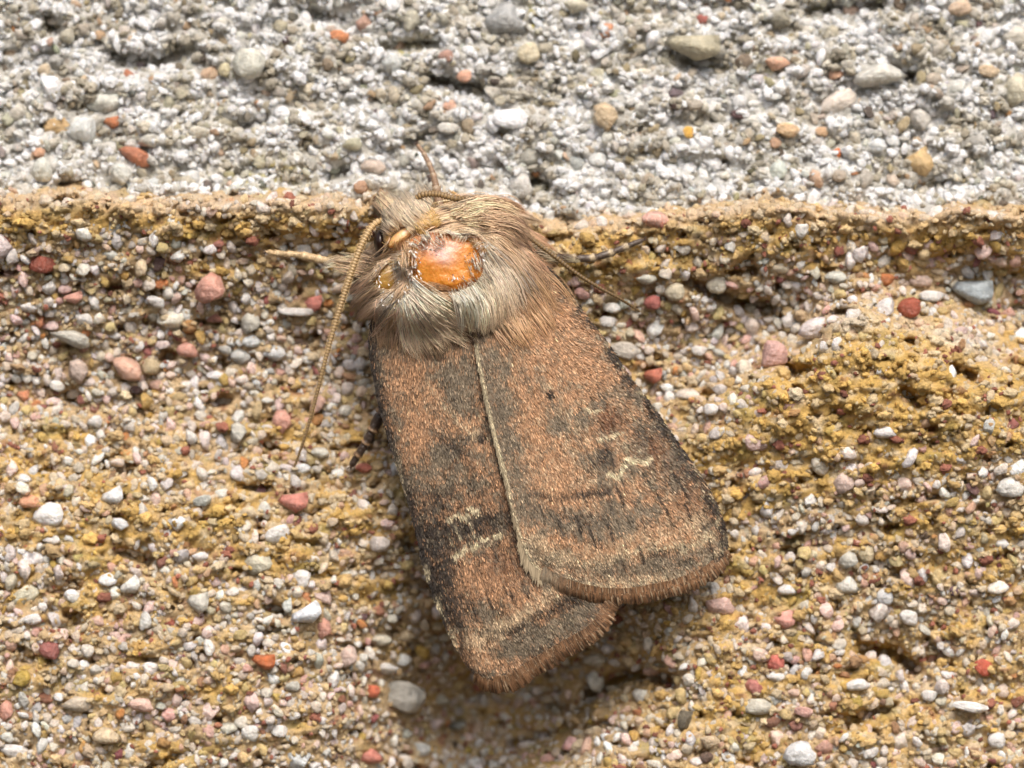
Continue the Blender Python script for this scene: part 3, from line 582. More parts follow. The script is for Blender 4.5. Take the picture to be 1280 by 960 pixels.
# scale colours: orange, grey, dark, cream  (weights painted in the photo grid)
C_TN = np.array((.46, .335, .21)); C_OR = np.array((.385, .215, .115)); C_GR = np.array((.160, .125, .085)); C_DK = np.array((.016, .011, .008)); C_CR = np.array((.50, .42, .27)); C_RB = np.array((.13, .055, .025))
def weights(x, y, right, edge):
    n1 = fbm(x, y, 34, 34, 4, 201 + right) + .5 * fbm(x, y, 75, 60, 2, 205 + right); n2 = fbm(x, y, 18, 18, 3, 211 + right)
    n3 = fbm(x, y, 9, 11, 2, 221 + right)
    tn = (0.26 if right else .10) + .3 * n2 + .5 * n3
    if right:
        tn = tn + 1.3 * np.exp(-(seg_dist(x, y, [(668, 676), (700, 690), (745, 694), (790, 672), (830, 664), (868, 656)]) / 13) ** 2) * (.6 + fbm(x, y, 20, 30, 2, 141)) + .5 * blob(x, y, 800, 722, 80, 12) + .5 * blob(x, y, 700, 520, 50, 90, -20) * np.clip(.3 + fbm(x, y, 22, 22, 2, 142), 0, 1) + .5 * blob(x, y, 690, 590, 30, 24)
        o = 0.46 + 0.5 * n1 + .5 * n2; g = 0.44 - 0.5 * n1 - .45 * n2; d = 0.26 + 0.4 * n2; c = 0.07 + 0.06 * n2; r = 0 * x
        o = o + .8 * blob(x, y, 690, 592, 34, 30) + .5 * blob(x, y, 668, 520, 22, 60, -15) + .6 * blob(x, y, 690, 415, 60, 50) + .45 * blob(x, y, 740, 470, 40, 50, -30)
        g = g + .9 * blob(x, y, 612, 480, 22, 80, -12) + .6 * blob(x, y, 640, 600, 22, 70, -14) + .5 * blob(x, y, 752, 570, 16, 22) + .4 * blob(x, y, 625, 440, 40, 22)
        d = d + .35 * blob(x, y, 612, 480, 18, 70, -12) + 1.2 * blob(x, y, 752, 568, 10, 15, 10) + .5 * blob(x, y, 800, 545, 26, 12, 50) + .35 * blob(x, y, 850, 600, 30, 20, 50)
        d = d + 2.6 * blob(x, y, 686, 492, 4.5, 4.5) + .4 * blob(x, y, 744, 492, 14, 14) + .35 * blob(x, y, 700, 470, 24, 6, 30)
        c = c + .9 * blob(x, y, 684, 482, 6, 3)
        r = r + 1.5 * blob(x, y, 757, 522, 17, 16, 40) + .9 * blob(x, y, 815, 560, 30, 22, 50) + .5 * blob(x, y, 860, 620, 34, 22, 50)
        c = c + 1.7 * (fbm(x, y, 7, 7, 2, 131) > -.2) * np.exp(-(seg_dist(x, y, [(747, 548), (760, 544), (777, 537)]) / 2.6) ** 2)
        c = c + 2.8 * (fbm(x, y, 7, 7, 2, 131) > -.25) * np.exp(-(seg_dist(x, y, [(759, 590), (772, 594), (776, 583), (782, 572), (790, 576), (797, 573), (803, 577), (811, 570)]) / 2.8) ** 2)
        c = c + .5 * np.exp(-(seg_dist(x, y, [(778, 550), (782, 560)]) / 5) ** 2) + .6 * blob(x, y, 795, 562, 16, 9) * (fbm(x, y, 8, 8, 2, 133) > 0) + 1.4 * np.exp(-(seg_dist(x, y, [(730, 508), (738, 513), (749, 510)]) / 2.0) ** 2)
        g = g + .5 * blob(x, y, 790, 552, 20, 14)
        # cross bands
        d = d + .8 * np.exp(-(seg_dist(x, y, [(660, 612), (690, 620), (722, 616), (760, 612)]) / 4.5) ** 2) + .75 * np.exp(-(seg_dist(x, y, [(652, 630), (680, 640), (715, 648), (752, 650)]) / 8) ** 2)
        g = g + .9 * np.exp(-(seg_dist(x, y, [(652, 634), (690, 644), (752, 655), (800, 640)]) / 15) ** 2)
        for vx, vy in ((762, 664), (787, 664), (812, 656), (835, 648), (740, 672), (858, 640), (722, 655), (700, 660), (774, 620), (800, 690), (776, 700)):
            d = d + (.9 + .5 * math.sin(vx * 1.7)) * np.exp(-(seg_dist(x, y, [(vx - 4, vy - 12), (vx + 4, vy + 10)]) / 1.9) ** 2)
        c = c + .65 * np.exp(-(seg_dist(x, y, [(690, 690), (740, 700), (800, 682), (860, 680), (885, 668)]) / 9) ** 2) + .3 * blob(x, y, 790, 720, 90, 14)
        o = o + .7 * np.exp(-(seg_dist(x, y, [(690, 672), (740, 690), (800, 668), (860, 664)]) / 13) ** 2)
        d = d + .75 * blob(x, y, 826, 688, 18, 7, -8) + .6 * blob(x, y, 893, 705, 16, 7, -50) + .4 * blob(x, y, 750, 712, 40, 6, 8) + .5 * blob(x, y, 858, 700, 22, 5, -15)
        g = g + .6 * blob(x, y, 800, 710, 80, 14) + .4 * blob(x, y, 840, 700, 50, 10)
        d = d + 1.0 * np.exp(-((edge['t'] - 0.985) / 0.010) ** 2) * (fbm(x, y, 14, 14, 1, 9) > -.15)
        c = c + .35 * np.exp(-((edge['t'] - 0.962) / 0.012) ** 2) + .35 * np.exp(-(edge['s'] / 0.10) ** 2) * sstep(.65, .9, edge['t'])
        cost = np.exp(-((1 - edge['s']) / 0.055) ** 2)
        d = d + 1.5 * cost * (0.4 + 0.6 * (fbm(x, y, 26, 26, 2, 77) > -0.1)); c = c + .8 * cost * (fbm(x, y, 9, 9, 2, 78) > .1)
        c = c + 3 * np.exp(-(edge['s'] / 0.016) ** 2) * sstep(.05, .12, edge['t']) * (1 - .75 * sstep(.5, .8, edge['t']))
        d = d + .5 * blob(x, y, 770, 440, 16, 8, 50) + .4 * blob(x, y, 718, 400, 14, 7, 50)
    else:
        tn = tn + 1.2 * np.exp(-(seg_dist(x, y, [(592, 800), (625, 782), (655, 765), (685, 742)]) / 12) ** 2) + .7 * blob(x, y, 605, 825, 26, 14) + .5 * np.exp(-(seg_dist(x, y, [(532, 470), (555, 505), (578, 530), (600, 545)]) / 7) ** 2)
        o = 0.36 + 0.5 * n1 + .5 * n2; g = 0.46 - 0.45 * n1 - .45 * n2; d = 0.42 + 0.45 * n2; c = 0.05 + 0.05 * n2; r = 0.16 + 0 * x  # darker than the right wing: partly pattern, partly painted shading of its tilt
        o = o + .6 * blob(x, y, 506, 480, 24, 60, -12) + .55 * blob(x, y, 545, 500, 14, 60, -30) + .5 * blob(x, y, 520, 560, 22, 40, -15) + .35 * blob(x, y, 615, 590, 22, 40, -15)
        g = g + .9 * blob(x, y, 575, 480, 22, 26) + .7 * blob(x, y, 548, 590, 30, 30) + .5 * blob(x, y, 560, 450, 22, 24)
        c = c + .5 * np.exp(-(seg_dist(x, y, [(532, 470), (555, 505), (578, 530), (597, 545)]) / 3.5) ** 2)
        d = d + 1.6 * blob(x, y, 601, 547, 5, 5) + .7 * blob(x, y, 565, 560, 12, 12) + .75 * blob(x, y, 600, 654, 34, 12, -15) + .6 * blob(x, y, 545, 700, 18, 50, -15) + .5 * blob(x, y, 555, 665, 24, 22) + .5 * blob(x, y, 545, 620, 22, 20)
        for ln in ([(560, 648), (572, 642), (580, 647), (588, 634), (596, 637)], [(566, 693), (576, 688), (584, 680), (592, 684), (600, 672), (608, 676), (614, 668), (625, 667)]):
            c = c + 2.6 * (fbm(x, y, 7, 7, 2, 131) > -.22) * np.exp(-(seg_dist(x, y, ln) / 3.2) ** 2)
        for ln in ([(568, 655), (576, 672)], [(586, 650), (592, 668)], [(560, 665), (566, 680)]):
            c = c + .9 * np.exp(-(seg_dist(x, y, ln) / 2.0) ** 2)
        o = o + .9 * blob(x, y, 612, 722, 34, 28) + .5 * blob(x, y, 660, 740, 30, 30)
        r = r + .7 * blob(x, y, 625, 710, 40, 30) + .5 * blob(x, y, 640, 620, 20, 60, -15)
        d = d + .6 * blob(x, y, 560, 740, 20, 40, -15) + .8 * np.exp(-(seg_dist(x, y, [(600, 790), (640, 785), (672, 765), (720, 745)]) / 6) ** 2)
        c = c + .55 * np.exp(-(seg_dist(x, y, [(596, 792), (630, 780), (665, 762), (690, 745)]) / 9) ** 2) + .35 * blob(x, y, 690, 785, 40, 14, -35)
        g = g + .8 * np.exp(-(seg_dist(x, y, [(625, 815), (670, 795), (720, 770)]) / 12) ** 2)
        o = o + .8 * blob(x, y, 605, 822, 24, 14) + .4 * blob(x, y, 640, 830, 30, 10, -20)
        for vx, vy in ((628, 730), (640, 745), (655, 735), (610, 745), (622, 700)):
            d = d + 1.0 * np.exp(-(seg_dist(x, y, [(vx - 4, vy - 9), (vx + 4, vy + 9)]) / 1.6) ** 2)
        d = d + .9 * np.exp(-((edge['t'] - 0.985) / 0.010) ** 2) * (fbm(x, y, 14, 14, 1, 19) > -.15)
        cost = np.exp(-((1 - edge['s']) / 0.05) ** 2)
        d = d + 1.4 * cost
        c = c + 2.6 * cost * np.clip(blob(x, y, 534, 712, 6, 10) + blob(x, y, 549, 752, 7, 16) + blob(x, y, 566, 795, 8, 26) + .5 * blob(x, y, 500, 590, 10, 60), 0, 1)
        o = o + 1.5 * cost * blob(x, y, 572, 800, 16, 30)
    vn = 0
    for k_, sv in enumerate((.17, .29, .41, .53, .65, .77, .88)):
        vn = vn + np.exp(-((edge['s'] - sv - .012 * np.sin(edge['t'] * 9 + k_)) / .0065) ** 2)
    d = d + (.8 if right else .4) * vn * sstep(.35, .6, edge['t']) * (fbm(x, y, 16, 16, 2, 121) > -.02); c = c + .5 * vn * (fbm(x, y, 11, 11, 2, 122) > .18)
    o = o - .45 * n3; g = g + .35 * fbm(x, y, 8, 10, 2, 231); d = d + .45 * np.clip(fbm(x, y, 10, 10, 2, 241), -.2, 1)
    W = np.stack([o, g, d, c, r, tn], -1); W = np.clip(W, 0.01, None)
    return W
PALW = np.stack([C_OR, C_GR, C_DK, C_CR, C_RB, C_TN])
def wing_cols(x, y, s, t, right, spot=True):
    W = weights(x, y, right, {'s': s, 't': t})
    Wn = W ** 2.6; Wn /= Wn.sum(-1, keepdims=True)
    smooth = Wn @ PALW
    if not spot: return smooth
    cum = Wn.cumsum(-1); u = rng.random(len(x))[:, None]
    k = np.clip((u > cum).sum(-1), 0, 5)
    c = 0.50 * smooth + 0.50 * PALW[k]
    return c * np.exp(rng.normal(0, .34, (len(x), 1))) * np.where(rng.random((len(x), 1)) < .07, 1.5, 1.0)

def make_wing(G3, hf, right):
    H = hf(S_, T_)
    X, Y = G3[..., 0], G3[..., 1]
    sgn = 1
    splat(X.ravel(), Y.ravel(), H.ravel())
    # fill between samples
    for dx, dy in ((1.5, 0), (0, 1.5), (-1.5, 0), (0, -1.5)): splat(X.ravel() + dx, Y.ravel() + dy, H.ravel())
    Vt = P(X.ravel(), Y.ravel(), H.ravel()); Vb = P(X.ravel(), Y.ravel(), H.ravel() - 0.02)
    cols = wing_cols(X.ravel(), Y.ravel(), S_.ravel(), T_.ravel(), right, False) * .55
    F = grid_faces(NS, NT)
    if right: F = F[:, ::-1]
    n = NS * NT; i = np.arange(n).reshape(NT, NS)
    ring = np.concatenate([i[0, :], i[1:, -1], i[-1, -2::-1], i[-2:0:-1, 0]]); a = np.arange(len(ring)); nx = (a + 1) % len(ring)
    side = np.stack([ring[a], ring[nx], ring[nx] + n, ring[a] + n], -1)
    if not right: side = side[:, ::-1]
    me = make_mesh("forewing", np.concatenate([Vt, Vb]), [F, F[:, ::-1] + n, side], np.concatenate([cols, cols * .8]), True, M_wing)
    wing = addm("forewing", me, label=("right-hand forewing lying on top, with a pale inner edge" if right else "left-hand forewing, partly tucked under the other"))
    # area-weighted sample of the surface
    e1 = G3[1:, :-1] - G3[:-1, :-1]; e2 = G3[:-1, 1:] - G3[:-1, :-1]
    A = np.abs(e1[..., 0] * e2[..., 1] - e1[..., 1] * e2[..., 0]).ravel(); A /= A.sum()
    N = 90000 if right else 74000
    c = rng.choice(len(A), N, p=A); ci, cj = c // (NS - 1), c % (NS - 1)
    ft = rng.random(N); fs = rng.random(N); t = (ci + ft) / (NT - 1); s = (cj + fs) / (NS - 1)
    def samp(Q):
        return ((1 - ft) * (1 - fs))[:, None] * Q[ci, cj] + ((1 - ft) * fs)[:, None] * Q[ci, cj + 1] + (ft * (1 - fs))[:, None] * Q[ci + 1, cj] + (ft * fs)[:, None] * Q[ci + 1, cj + 1]
    xy = samp(G3); h = hf(s, t)
    d = G3[ci + 1, cj] - G3[ci, cj]; d /= np.linalg.norm(d, axis=1, keepdims=True) + 1e-9
    if right:   # scales lean towards the outer edge a little, as the photo shows near the front edge
        lean = 0.30 * sstep(.2, 1, s) * (1 - .5 * t) + .05
    else: lean = -0.02 - 0.1 * s
    perp = np.stack([-d[:, 1], d[:, 0]], -1)
    d = d - perp * np.asarray(lean)[..., None] if np.ndim(lean) else d - perp * lean
    ang = rng.normal(0, 0.11, N) + 0.25 * fbm(xy[:, 0], xy[:, 1], 30, oct=2, seed=300)
    ca, sa = np.cos(ang), np.sin(ang)
    d = np.stack([d[:, 0] * ca - d[:, 1] * sa, d[:, 0] * sa + d[:, 1] * ca], -1); d /= np.linalg.norm(d, axis=1, keepdims=True)
    perp = np.stack([-d[:, 1], d[:, 0]], -1)
    long = blob(xy[:, 0], xy[:, 1], 655, 370, 70, 62) if right else blob(xy[:, 0], xy[:, 1], 520, 420, 60, 50)
    Ls = rng.uniform(5.5, 9.5, N) * (1 + 1.2 * long); Ws = rng.uniform(.45, .8, N)
    col = wing_cols(xy[:, 0], xy[:, 1], s, t, right)
    if right: col = col * (1 + .25 * long[:, None])
    lift = rng.uniform(0.004, 0.024, N) * (1 + 1.0 * long); roll = rng.normal(0, .004, N)
    def pt(a, b, hh):
        q = xy + d * (a * Ls)[:, None] + perp * (b * Ws)[:, None]
        return P(q[:, 0], q[:, 1], h + hh + b * roll)
    V = np.stack([pt(-.3, -.45, .0 * lift), pt(-.3, .45, .0 * lift), pt(.25, -1, .6 * lift), pt(.25, 0, .85 * lift), pt(.25, 1, .6 * lift),
                  pt(.62, -.8, .9 * lift), pt(.72, .0, 1.05 * lift), pt(.60, .8, .9 * lift)], 1)
    base = (np.arange(N) * 8)[:, None]
    tri = np.concatenate([base + np.array([q]) for q in ([0, 3, 1], [0, 2, 3], [1, 3, 4])])
    quad = np.concatenate([base + np.array([q]) for q in ([2, 5, 6, 3], [3, 6, 7, 4])])
    ccol = np.repeat(col, 8, 0)
    me = make_mesh("wing_scales", V.reshape(-1, 3), [tri, quad], ccol, True, M_scale)
    addm("wing_scales", me, wing, kind="stuff")
    # fringe along the outer margin
    NF = 8000
    # margin from inner corner (s=0) to apex (s=1)
    s = rng.random(NF) ** (1.0); row = rng.random(NF)
    Tm = G3[-1]; idx = s * (NS - 1); i0 = np.clip(idx.astype(int), 0, NS - 2); f = idx - i0
    m_ = Tm[i0] * (1 - f)[:, None] + Tm[i0 + 1] * f[:, None]
    tan = Tm[i0 + 1] - Tm[i0]; tan /= np.linalg.norm(tan, axis=1, keepdims=True)
    nrm = np.stack([-tan[:, 1], tan[:, 0]], -1)
    if not right: nrm = -nrm
    sig = np.sign((nrm * (G3[-1][i0] - G3[-8][i0])).sum(1)); nrm *= sig[:, None]
    dt = G3[-1][i0] - G3[-6][i0]; dt /= np.linalg.norm(dt, axis=1, keepdims=True)
    d = 0.7 * nrm + 0.45 * dt
    toothf = fbm(s * 1000, 0 * s, 26, oct=2, seed=55)
    d = d + tan * (0.15 * toothf + rng.normal(0, .04, NF))[:, None]
    d /= np.linalg.norm(d, axis=1, keepdims=True); perp = np.stack([-d[:, 1], d[:, 0]], -1)
    st = m_ - nrm * (row * 9)[:, None]
    tooth = 1 + 0.50 * fbm(s * 1000, 0 * s, 34, oct=3, seed=56) + .16 * (np.abs((s * 26 + .6 * pnoise(s * 9, 0 * s, 58)) % 1 - .5) * 2 - .5) + 0.10 * pnoise(s * 90, 0 * s, 57)
    full = (13 if right else 14) * (1 - .25 * sstep(.9, 1, s)) * (1 - (.0 if right else .25) * sstep(.15, 0, s))
    Ls = full * tooth * rng.uniform(.86, 1.0, NF) + row * 7; Ws = rng.uniform(.7, 1.25, NF)
    h0 = hf(s, np.ones(NF)) + .01 + .03 * rng.random(NF) + .02 * row
    cO = np.array((.27, .145, .075)); cB = np.array((.11, .065, .04)); cC = np.array((.42, .30, .19))
    u = rng.random(NF)[:, None]
    colf = np.where(u < .55, cO, np.where(u < .85, cB, cC)) * rng.uniform(.82, 1.2, (NF, 1))
    if right:
        g = np.exp(-(s / .10) ** 2)[:, None] * .45; colf = colf * (1 - g) + np.array((.55, .50, .38)) * rng.uniform(.7, 1.2, (NF, 1)) * g
    segs = [0, .3, .6, .88, 1.0]; wd = [.6, 1, 1, 1, .45]
    rows = []
    for a, wv in zip(segs, wd):
        for b_ in (-1, 1):
            q = st + d * (a * Ls)[:, None] + perp * (b_ * wv * Ws)[:, None]
            rows.append(P(q[:, 0], q[:, 1], h0 - .10 * a * a + b_ * .004))
    V = np.stack(rows, 1); base = (np.arange(NF) * 10)[:, None]
    quad = np.concatenate([base + np.array([[2 * k, 2 * k + 1, 2 * k + 3, 2 * k + 2]]) for k in range(4)])
    shade = np.repeat(np.array([.75, 1, 1.05, 1.0, .8]), 2)
    cc = (colf[:, None, :] * shade[None, :, None]).reshape(-1, 3)
    addm("fringe", make_mesh("fringe", V.reshape(-1, 3), [quad], cc, True, M_scale), wing, kind="stuff")
    # fine cilia along the free inner edge of the upper wing
    if right:
        NE = 1500
        t = rng.uniform(.1, 1, NE); idx = t * (NT - 1); i0 = np.clip(idx.astype(int), 0, NT - 2)
        m_ = G3[i0, 0]; tan = G3[i0 + 1, 0] - G3[i0, 0]; tan /= np.linalg.norm(tan, axis=1, keepdims=True)
        out = np.stack([-tan[:, 1], tan[:, 0]], -1); out *= np.sign((out * (G3[i0, 0] - G3[i0, 4])).sum(1))[:, None]
        k = sstep(.75, 1, t)
        d = tan * .9 + out * (.25 + .5 * k)[:, None] + rng.normal(0, .12, (NE, 2)); d /= np.linalg.norm(d, axis=1, keepdims=True)
        perp = np.stack([-d[:, 1], d[:, 0]], -1); Ls = rng.uniform(5, 9, NE) * (1 + 1.6 * k); Ws = rng.uniform(.6, 1.0, NE)
        st = m_ - out * rng.uniform(-.5, 3.0, NE)[:, None]; h0 = hf(0 * t, t) + .02
        rows = [P(*(st + d * (a * Ls)[:, None] + perp * (b_ * wv * Ws)[:, None]).T, h0 - .04 * a) for a, wv in ((0, .7), (.5, 1), (1, .2)) for b_ in (-1, 1)]
        V = np.stack(rows, 1); base = (np.arange(NE) * 6)[:, None]
        quad = np.concatenate([base + np.array([[2 * q, 2 * q + 1, 2 * q + 3, 2 * q + 2]]) for q in range(2)])
        kc = (1 - .6 * sstep(.5, .85, t))[:, None]; cc = np.repeat((np.array((.68, .57, .39)) * kc + np.array((.33, .24, .15)) * (1 - kc)) * rng.uniform(.6, 1.2, (NE, 1)), 6, 0)
        addm("edge_cilia", make_mesh("edge_cilia", V.reshape(-1, 3), [quad], cc, True, M_scale), wing, kind="stuff")
    return wing

# ------------------------------------------------------------------ lofted tubes in the photo grid
def loft(spine, radii, sides=16, flat=1.0, col=None, ripple=None):
    """spine (n,3) world points, radii (n,) -> verts, faces, ring angle array"""
    n = len(spine); t = np.gradient(spine, axis=0); t /= np.linalg.norm(t, axis=1, keepdims=True)
    out = np.array([0, -1.0, 0]); side = np.cross(t, out); side /= np.linalg.norm(side, axis=1, keepdims=True); up = np.cross(side, t)
    a = np.linspace(0, 2 * math.pi, sides, endpoint=False)
    V = spine[:, None] + radii[:, None, None] * (np.cos(a)[None, :, None] * side[:, None] + flat * np.sin(a)[None, :, None] * up[:, None])
    i = np.arange(n * sides).reshape(n, sides); j = np.roll(i, -1, 1)
    F = np.stack([i[:-1], j[:-1], j[1:], i[1:]], -1).reshape(-1, 4)
    V = np.concatenate([V.reshape(-1, 3), spine[:1], spine[-1:]]); c0 = n * sides
    caps = np.concatenate([np.stack([np.full(sides, c0), j[0], i[0]], -1), np.stack([np.full(sides, c0 + 1), i[-1], j[-1]], -1)])
    return V, [F, caps], a, up

# body: head, thorax, abdomen in one surface.  x, y, h, radius(px)
body_pts = polycurve([(482, 256, .70, 8), (492, 266, .74, 24), (508, 280, .78, 34), (522, 296, .82, 36), (534, 312, .82, 48), (550, 338, .80, 68), (566, 366, .84, 66), (584, 396, .78, 46),
                      (610, 450, .62, 40), (640, 530, .58, 40), (668, 610, .55, 32), (690, 670, .52, 16), (698, 690, .5, 5)], 90)
bs = P(body_pts[:, 0], body_pts[:, 1], body_pts[:, 2]); br = body_pts[:, 3] / 100
V, F, _, _ = loft(bs, br, 40, 0.92)
wide = 1 + .42 * np.repeat(np.exp(-((body_pts[:, 1] - 338) / 34) ** 2), 40)
t_ = np.gradient(bs, axis=0); t_ /= np.linalg.norm(t_, axis=1, keepdims=True); sd0 = np.cross(t_, [0, -1., 0]); sd0 /= np.linalg.norm(sd0, axis=1, keepdims=True)
sd0 = np.repeat(sd0, 40, 0); rel = V[:3600] - np.repeat(bs, 40, 0); V[:3600] += sd0 * (rel * sd0).sum(1, keepdims=True) * (wide - 1)[:, None]
# broaden the thorax sideways at the shoulders
def to_px(V):
    h = -V[:, 1]; k = (D - h) / D
    return V[:, 0] / k * 100 + 640, 480 - V[:, 2] / k * 100, h
bx, by, bh = to_px(V)
cb = np.tile([.52, .34, .20], (len(V), 1)); cb = cb * (0.8 + 0.3 * fbm(bx, by, 12, oct=2, seed=5))[:, None]
body_me = make_mesh("body", V, F, cb, True, M_body)

# raster order: body first, wings, so that fur can ride on top
dense = np.random.default_rng(3)
nb = 60000
ii = dense.integers(0, 88, nb); ff = dense.random(nb); aa = dense.uniform(0, 40, nb)
Vr = V[:90 * 40].reshape(90, 40, 3)
a0 = aa.astype(int) % 40; a1 = (a0 + 1) % 40; fa = aa - aa.astype(int)
pp = ((1 - ff) * (1 - fa))[:, None] * Vr[ii, a0] + (ff * (1 - fa))[:, None] * Vr[ii + 1, a0] + ((1 - ff) * fa)[:, None] * Vr[ii, a1] + (ff * fa)[:, None] * Vr[ii + 1, a1]
px_, py_, ph_ = to_px(pp); splat(px_, py_, ph_)
addm("body", body_me)
make_wing(WL, wing_h_left, False)
make_wing(WR, wing_h_right, True)
# smooth the height map a little
wall_est = stone_h(*np.meshgrid(HX + HS * np.arange(280), HY + HS * np.arange(360)), fine=False)
hm = np.where(hmap < -5, np.maximum(wall_est, .1), hmap)
big = hm.copy()
for dy in (-1, 0, 1):
    for dx in (-1, 0, 1): big = np.maximum(big, np.roll(np.roll(hm, dy, 0), dx, 1))
hm = np.where(big - hm > .25, big, hm)
for _ in range(3):
    hm = (hm + np.roll(hm, 1, 0) + np.roll(hm, -1, 0) + np.roll(hm, 1, 1) + np.roll(hm, -1, 1)) / 5
hmap = np.maximum(hm, np.where(hmap < -5, -9, hmap - .02))

# ------------------------------------------------------------------ bare cuticle patches
def patch(name, cx, cy, rx, ry, ang, rise, colf, noise_amp=.03, label=None, h=None, mat=None):
    V, F = ico(5)
    c, s = math.cos(R(ang)), math.sin(R(ang))
    n = np.array([mnoise.noise(Vector((v * 1.7 + cx).tolist())) + .4 * mnoise.noise(Vector((v * 5 + cy).tolist())) for v in V])
    V = V * (1 + noise_amp * n[:, None])
    X = cx + V[:, 0] * rx * c - V[:, 1] * ry * s; Y = cy + V[:, 0] * rx * s + V[:, 1] * ry * c
    gx, gy = np.meshgrid(np.linspace(-8, 8, 9), np.linspace(-8, 8, 9)); h0 = (float(np.percentile(hsurf(cx + gx, cy + gy), 80)) if h is None else h)
    print(name, round(h0, 3))
    H = h0 - rise * .35 + V[:, 2] * rise
    me = make_mesh(name, P(X, Y, H), [F], colf(X, Y), True, mat or M_cuticle)
    o = addm(name, me)
    if label: o['label'] = label
    if rise > .05: splat(X, Y, H)
    return o
def dome_col(x, y):
    c = np.tile([.66, .25, .035], (len(x), 1))
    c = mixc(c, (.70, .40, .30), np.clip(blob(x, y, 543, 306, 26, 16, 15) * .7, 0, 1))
    c = mixc(c, (.74, .50, .46), np.clip(blob(x, y, 553, 320, 14, 9, 30) * .8 + blob(x, y, 566, 308, 8, 7) * .5, 0, 1))  # soft pale pink highlights painted into the cuticle colour
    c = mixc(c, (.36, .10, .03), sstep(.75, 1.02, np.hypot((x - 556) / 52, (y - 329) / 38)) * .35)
    c = mixc(c, (.68, .34, .05), blob(x, y, 520, 346, 10, 9) * .6)
    return c * (1 + .15 * fbm(x, y, 10, oct=3, seed=91))[:, None]
patch("bare_thorax_patch", 555, 329, 54, 40, 6, .20, dome_col, .15, "large glossy orange bald patch on the thorax")
patch("bare_shoulder_patch", 487, 346, 22, 20, 0, .09, lambda x, y: np.tile([.46, .26, .06], (len(x), 1)) * (1 + .2 * fbm(x, y, 7, oct=2, seed=92))[:, None], .06, "small ochre bald patch near the left eye")
patch("bare_shoulder_patch", 596, 303, 19, 9, 48, .10, lambda x, y: np.tile([.60, .36, .16], (len(x), 1)) * (1 + .2 * fbm(x, y, 7, oct=2, seed=93))[:, None], .05, "narrow tan bald patch right of the orange one")
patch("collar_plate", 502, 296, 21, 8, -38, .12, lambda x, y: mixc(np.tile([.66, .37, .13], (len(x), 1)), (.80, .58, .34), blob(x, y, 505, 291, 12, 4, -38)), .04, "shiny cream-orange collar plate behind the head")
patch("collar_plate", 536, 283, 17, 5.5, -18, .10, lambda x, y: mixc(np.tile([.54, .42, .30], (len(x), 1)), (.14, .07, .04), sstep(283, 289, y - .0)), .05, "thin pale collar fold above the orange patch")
ve, fe = ico(3)
eye_me = make_mesh("eye", P(475 + ve[:, 0] * 8, 302 + ve[:, 1] * 15, .80 + ve[:, 2] * .16), [fe], None, True, M_eye)
addm("eye", eye_me)

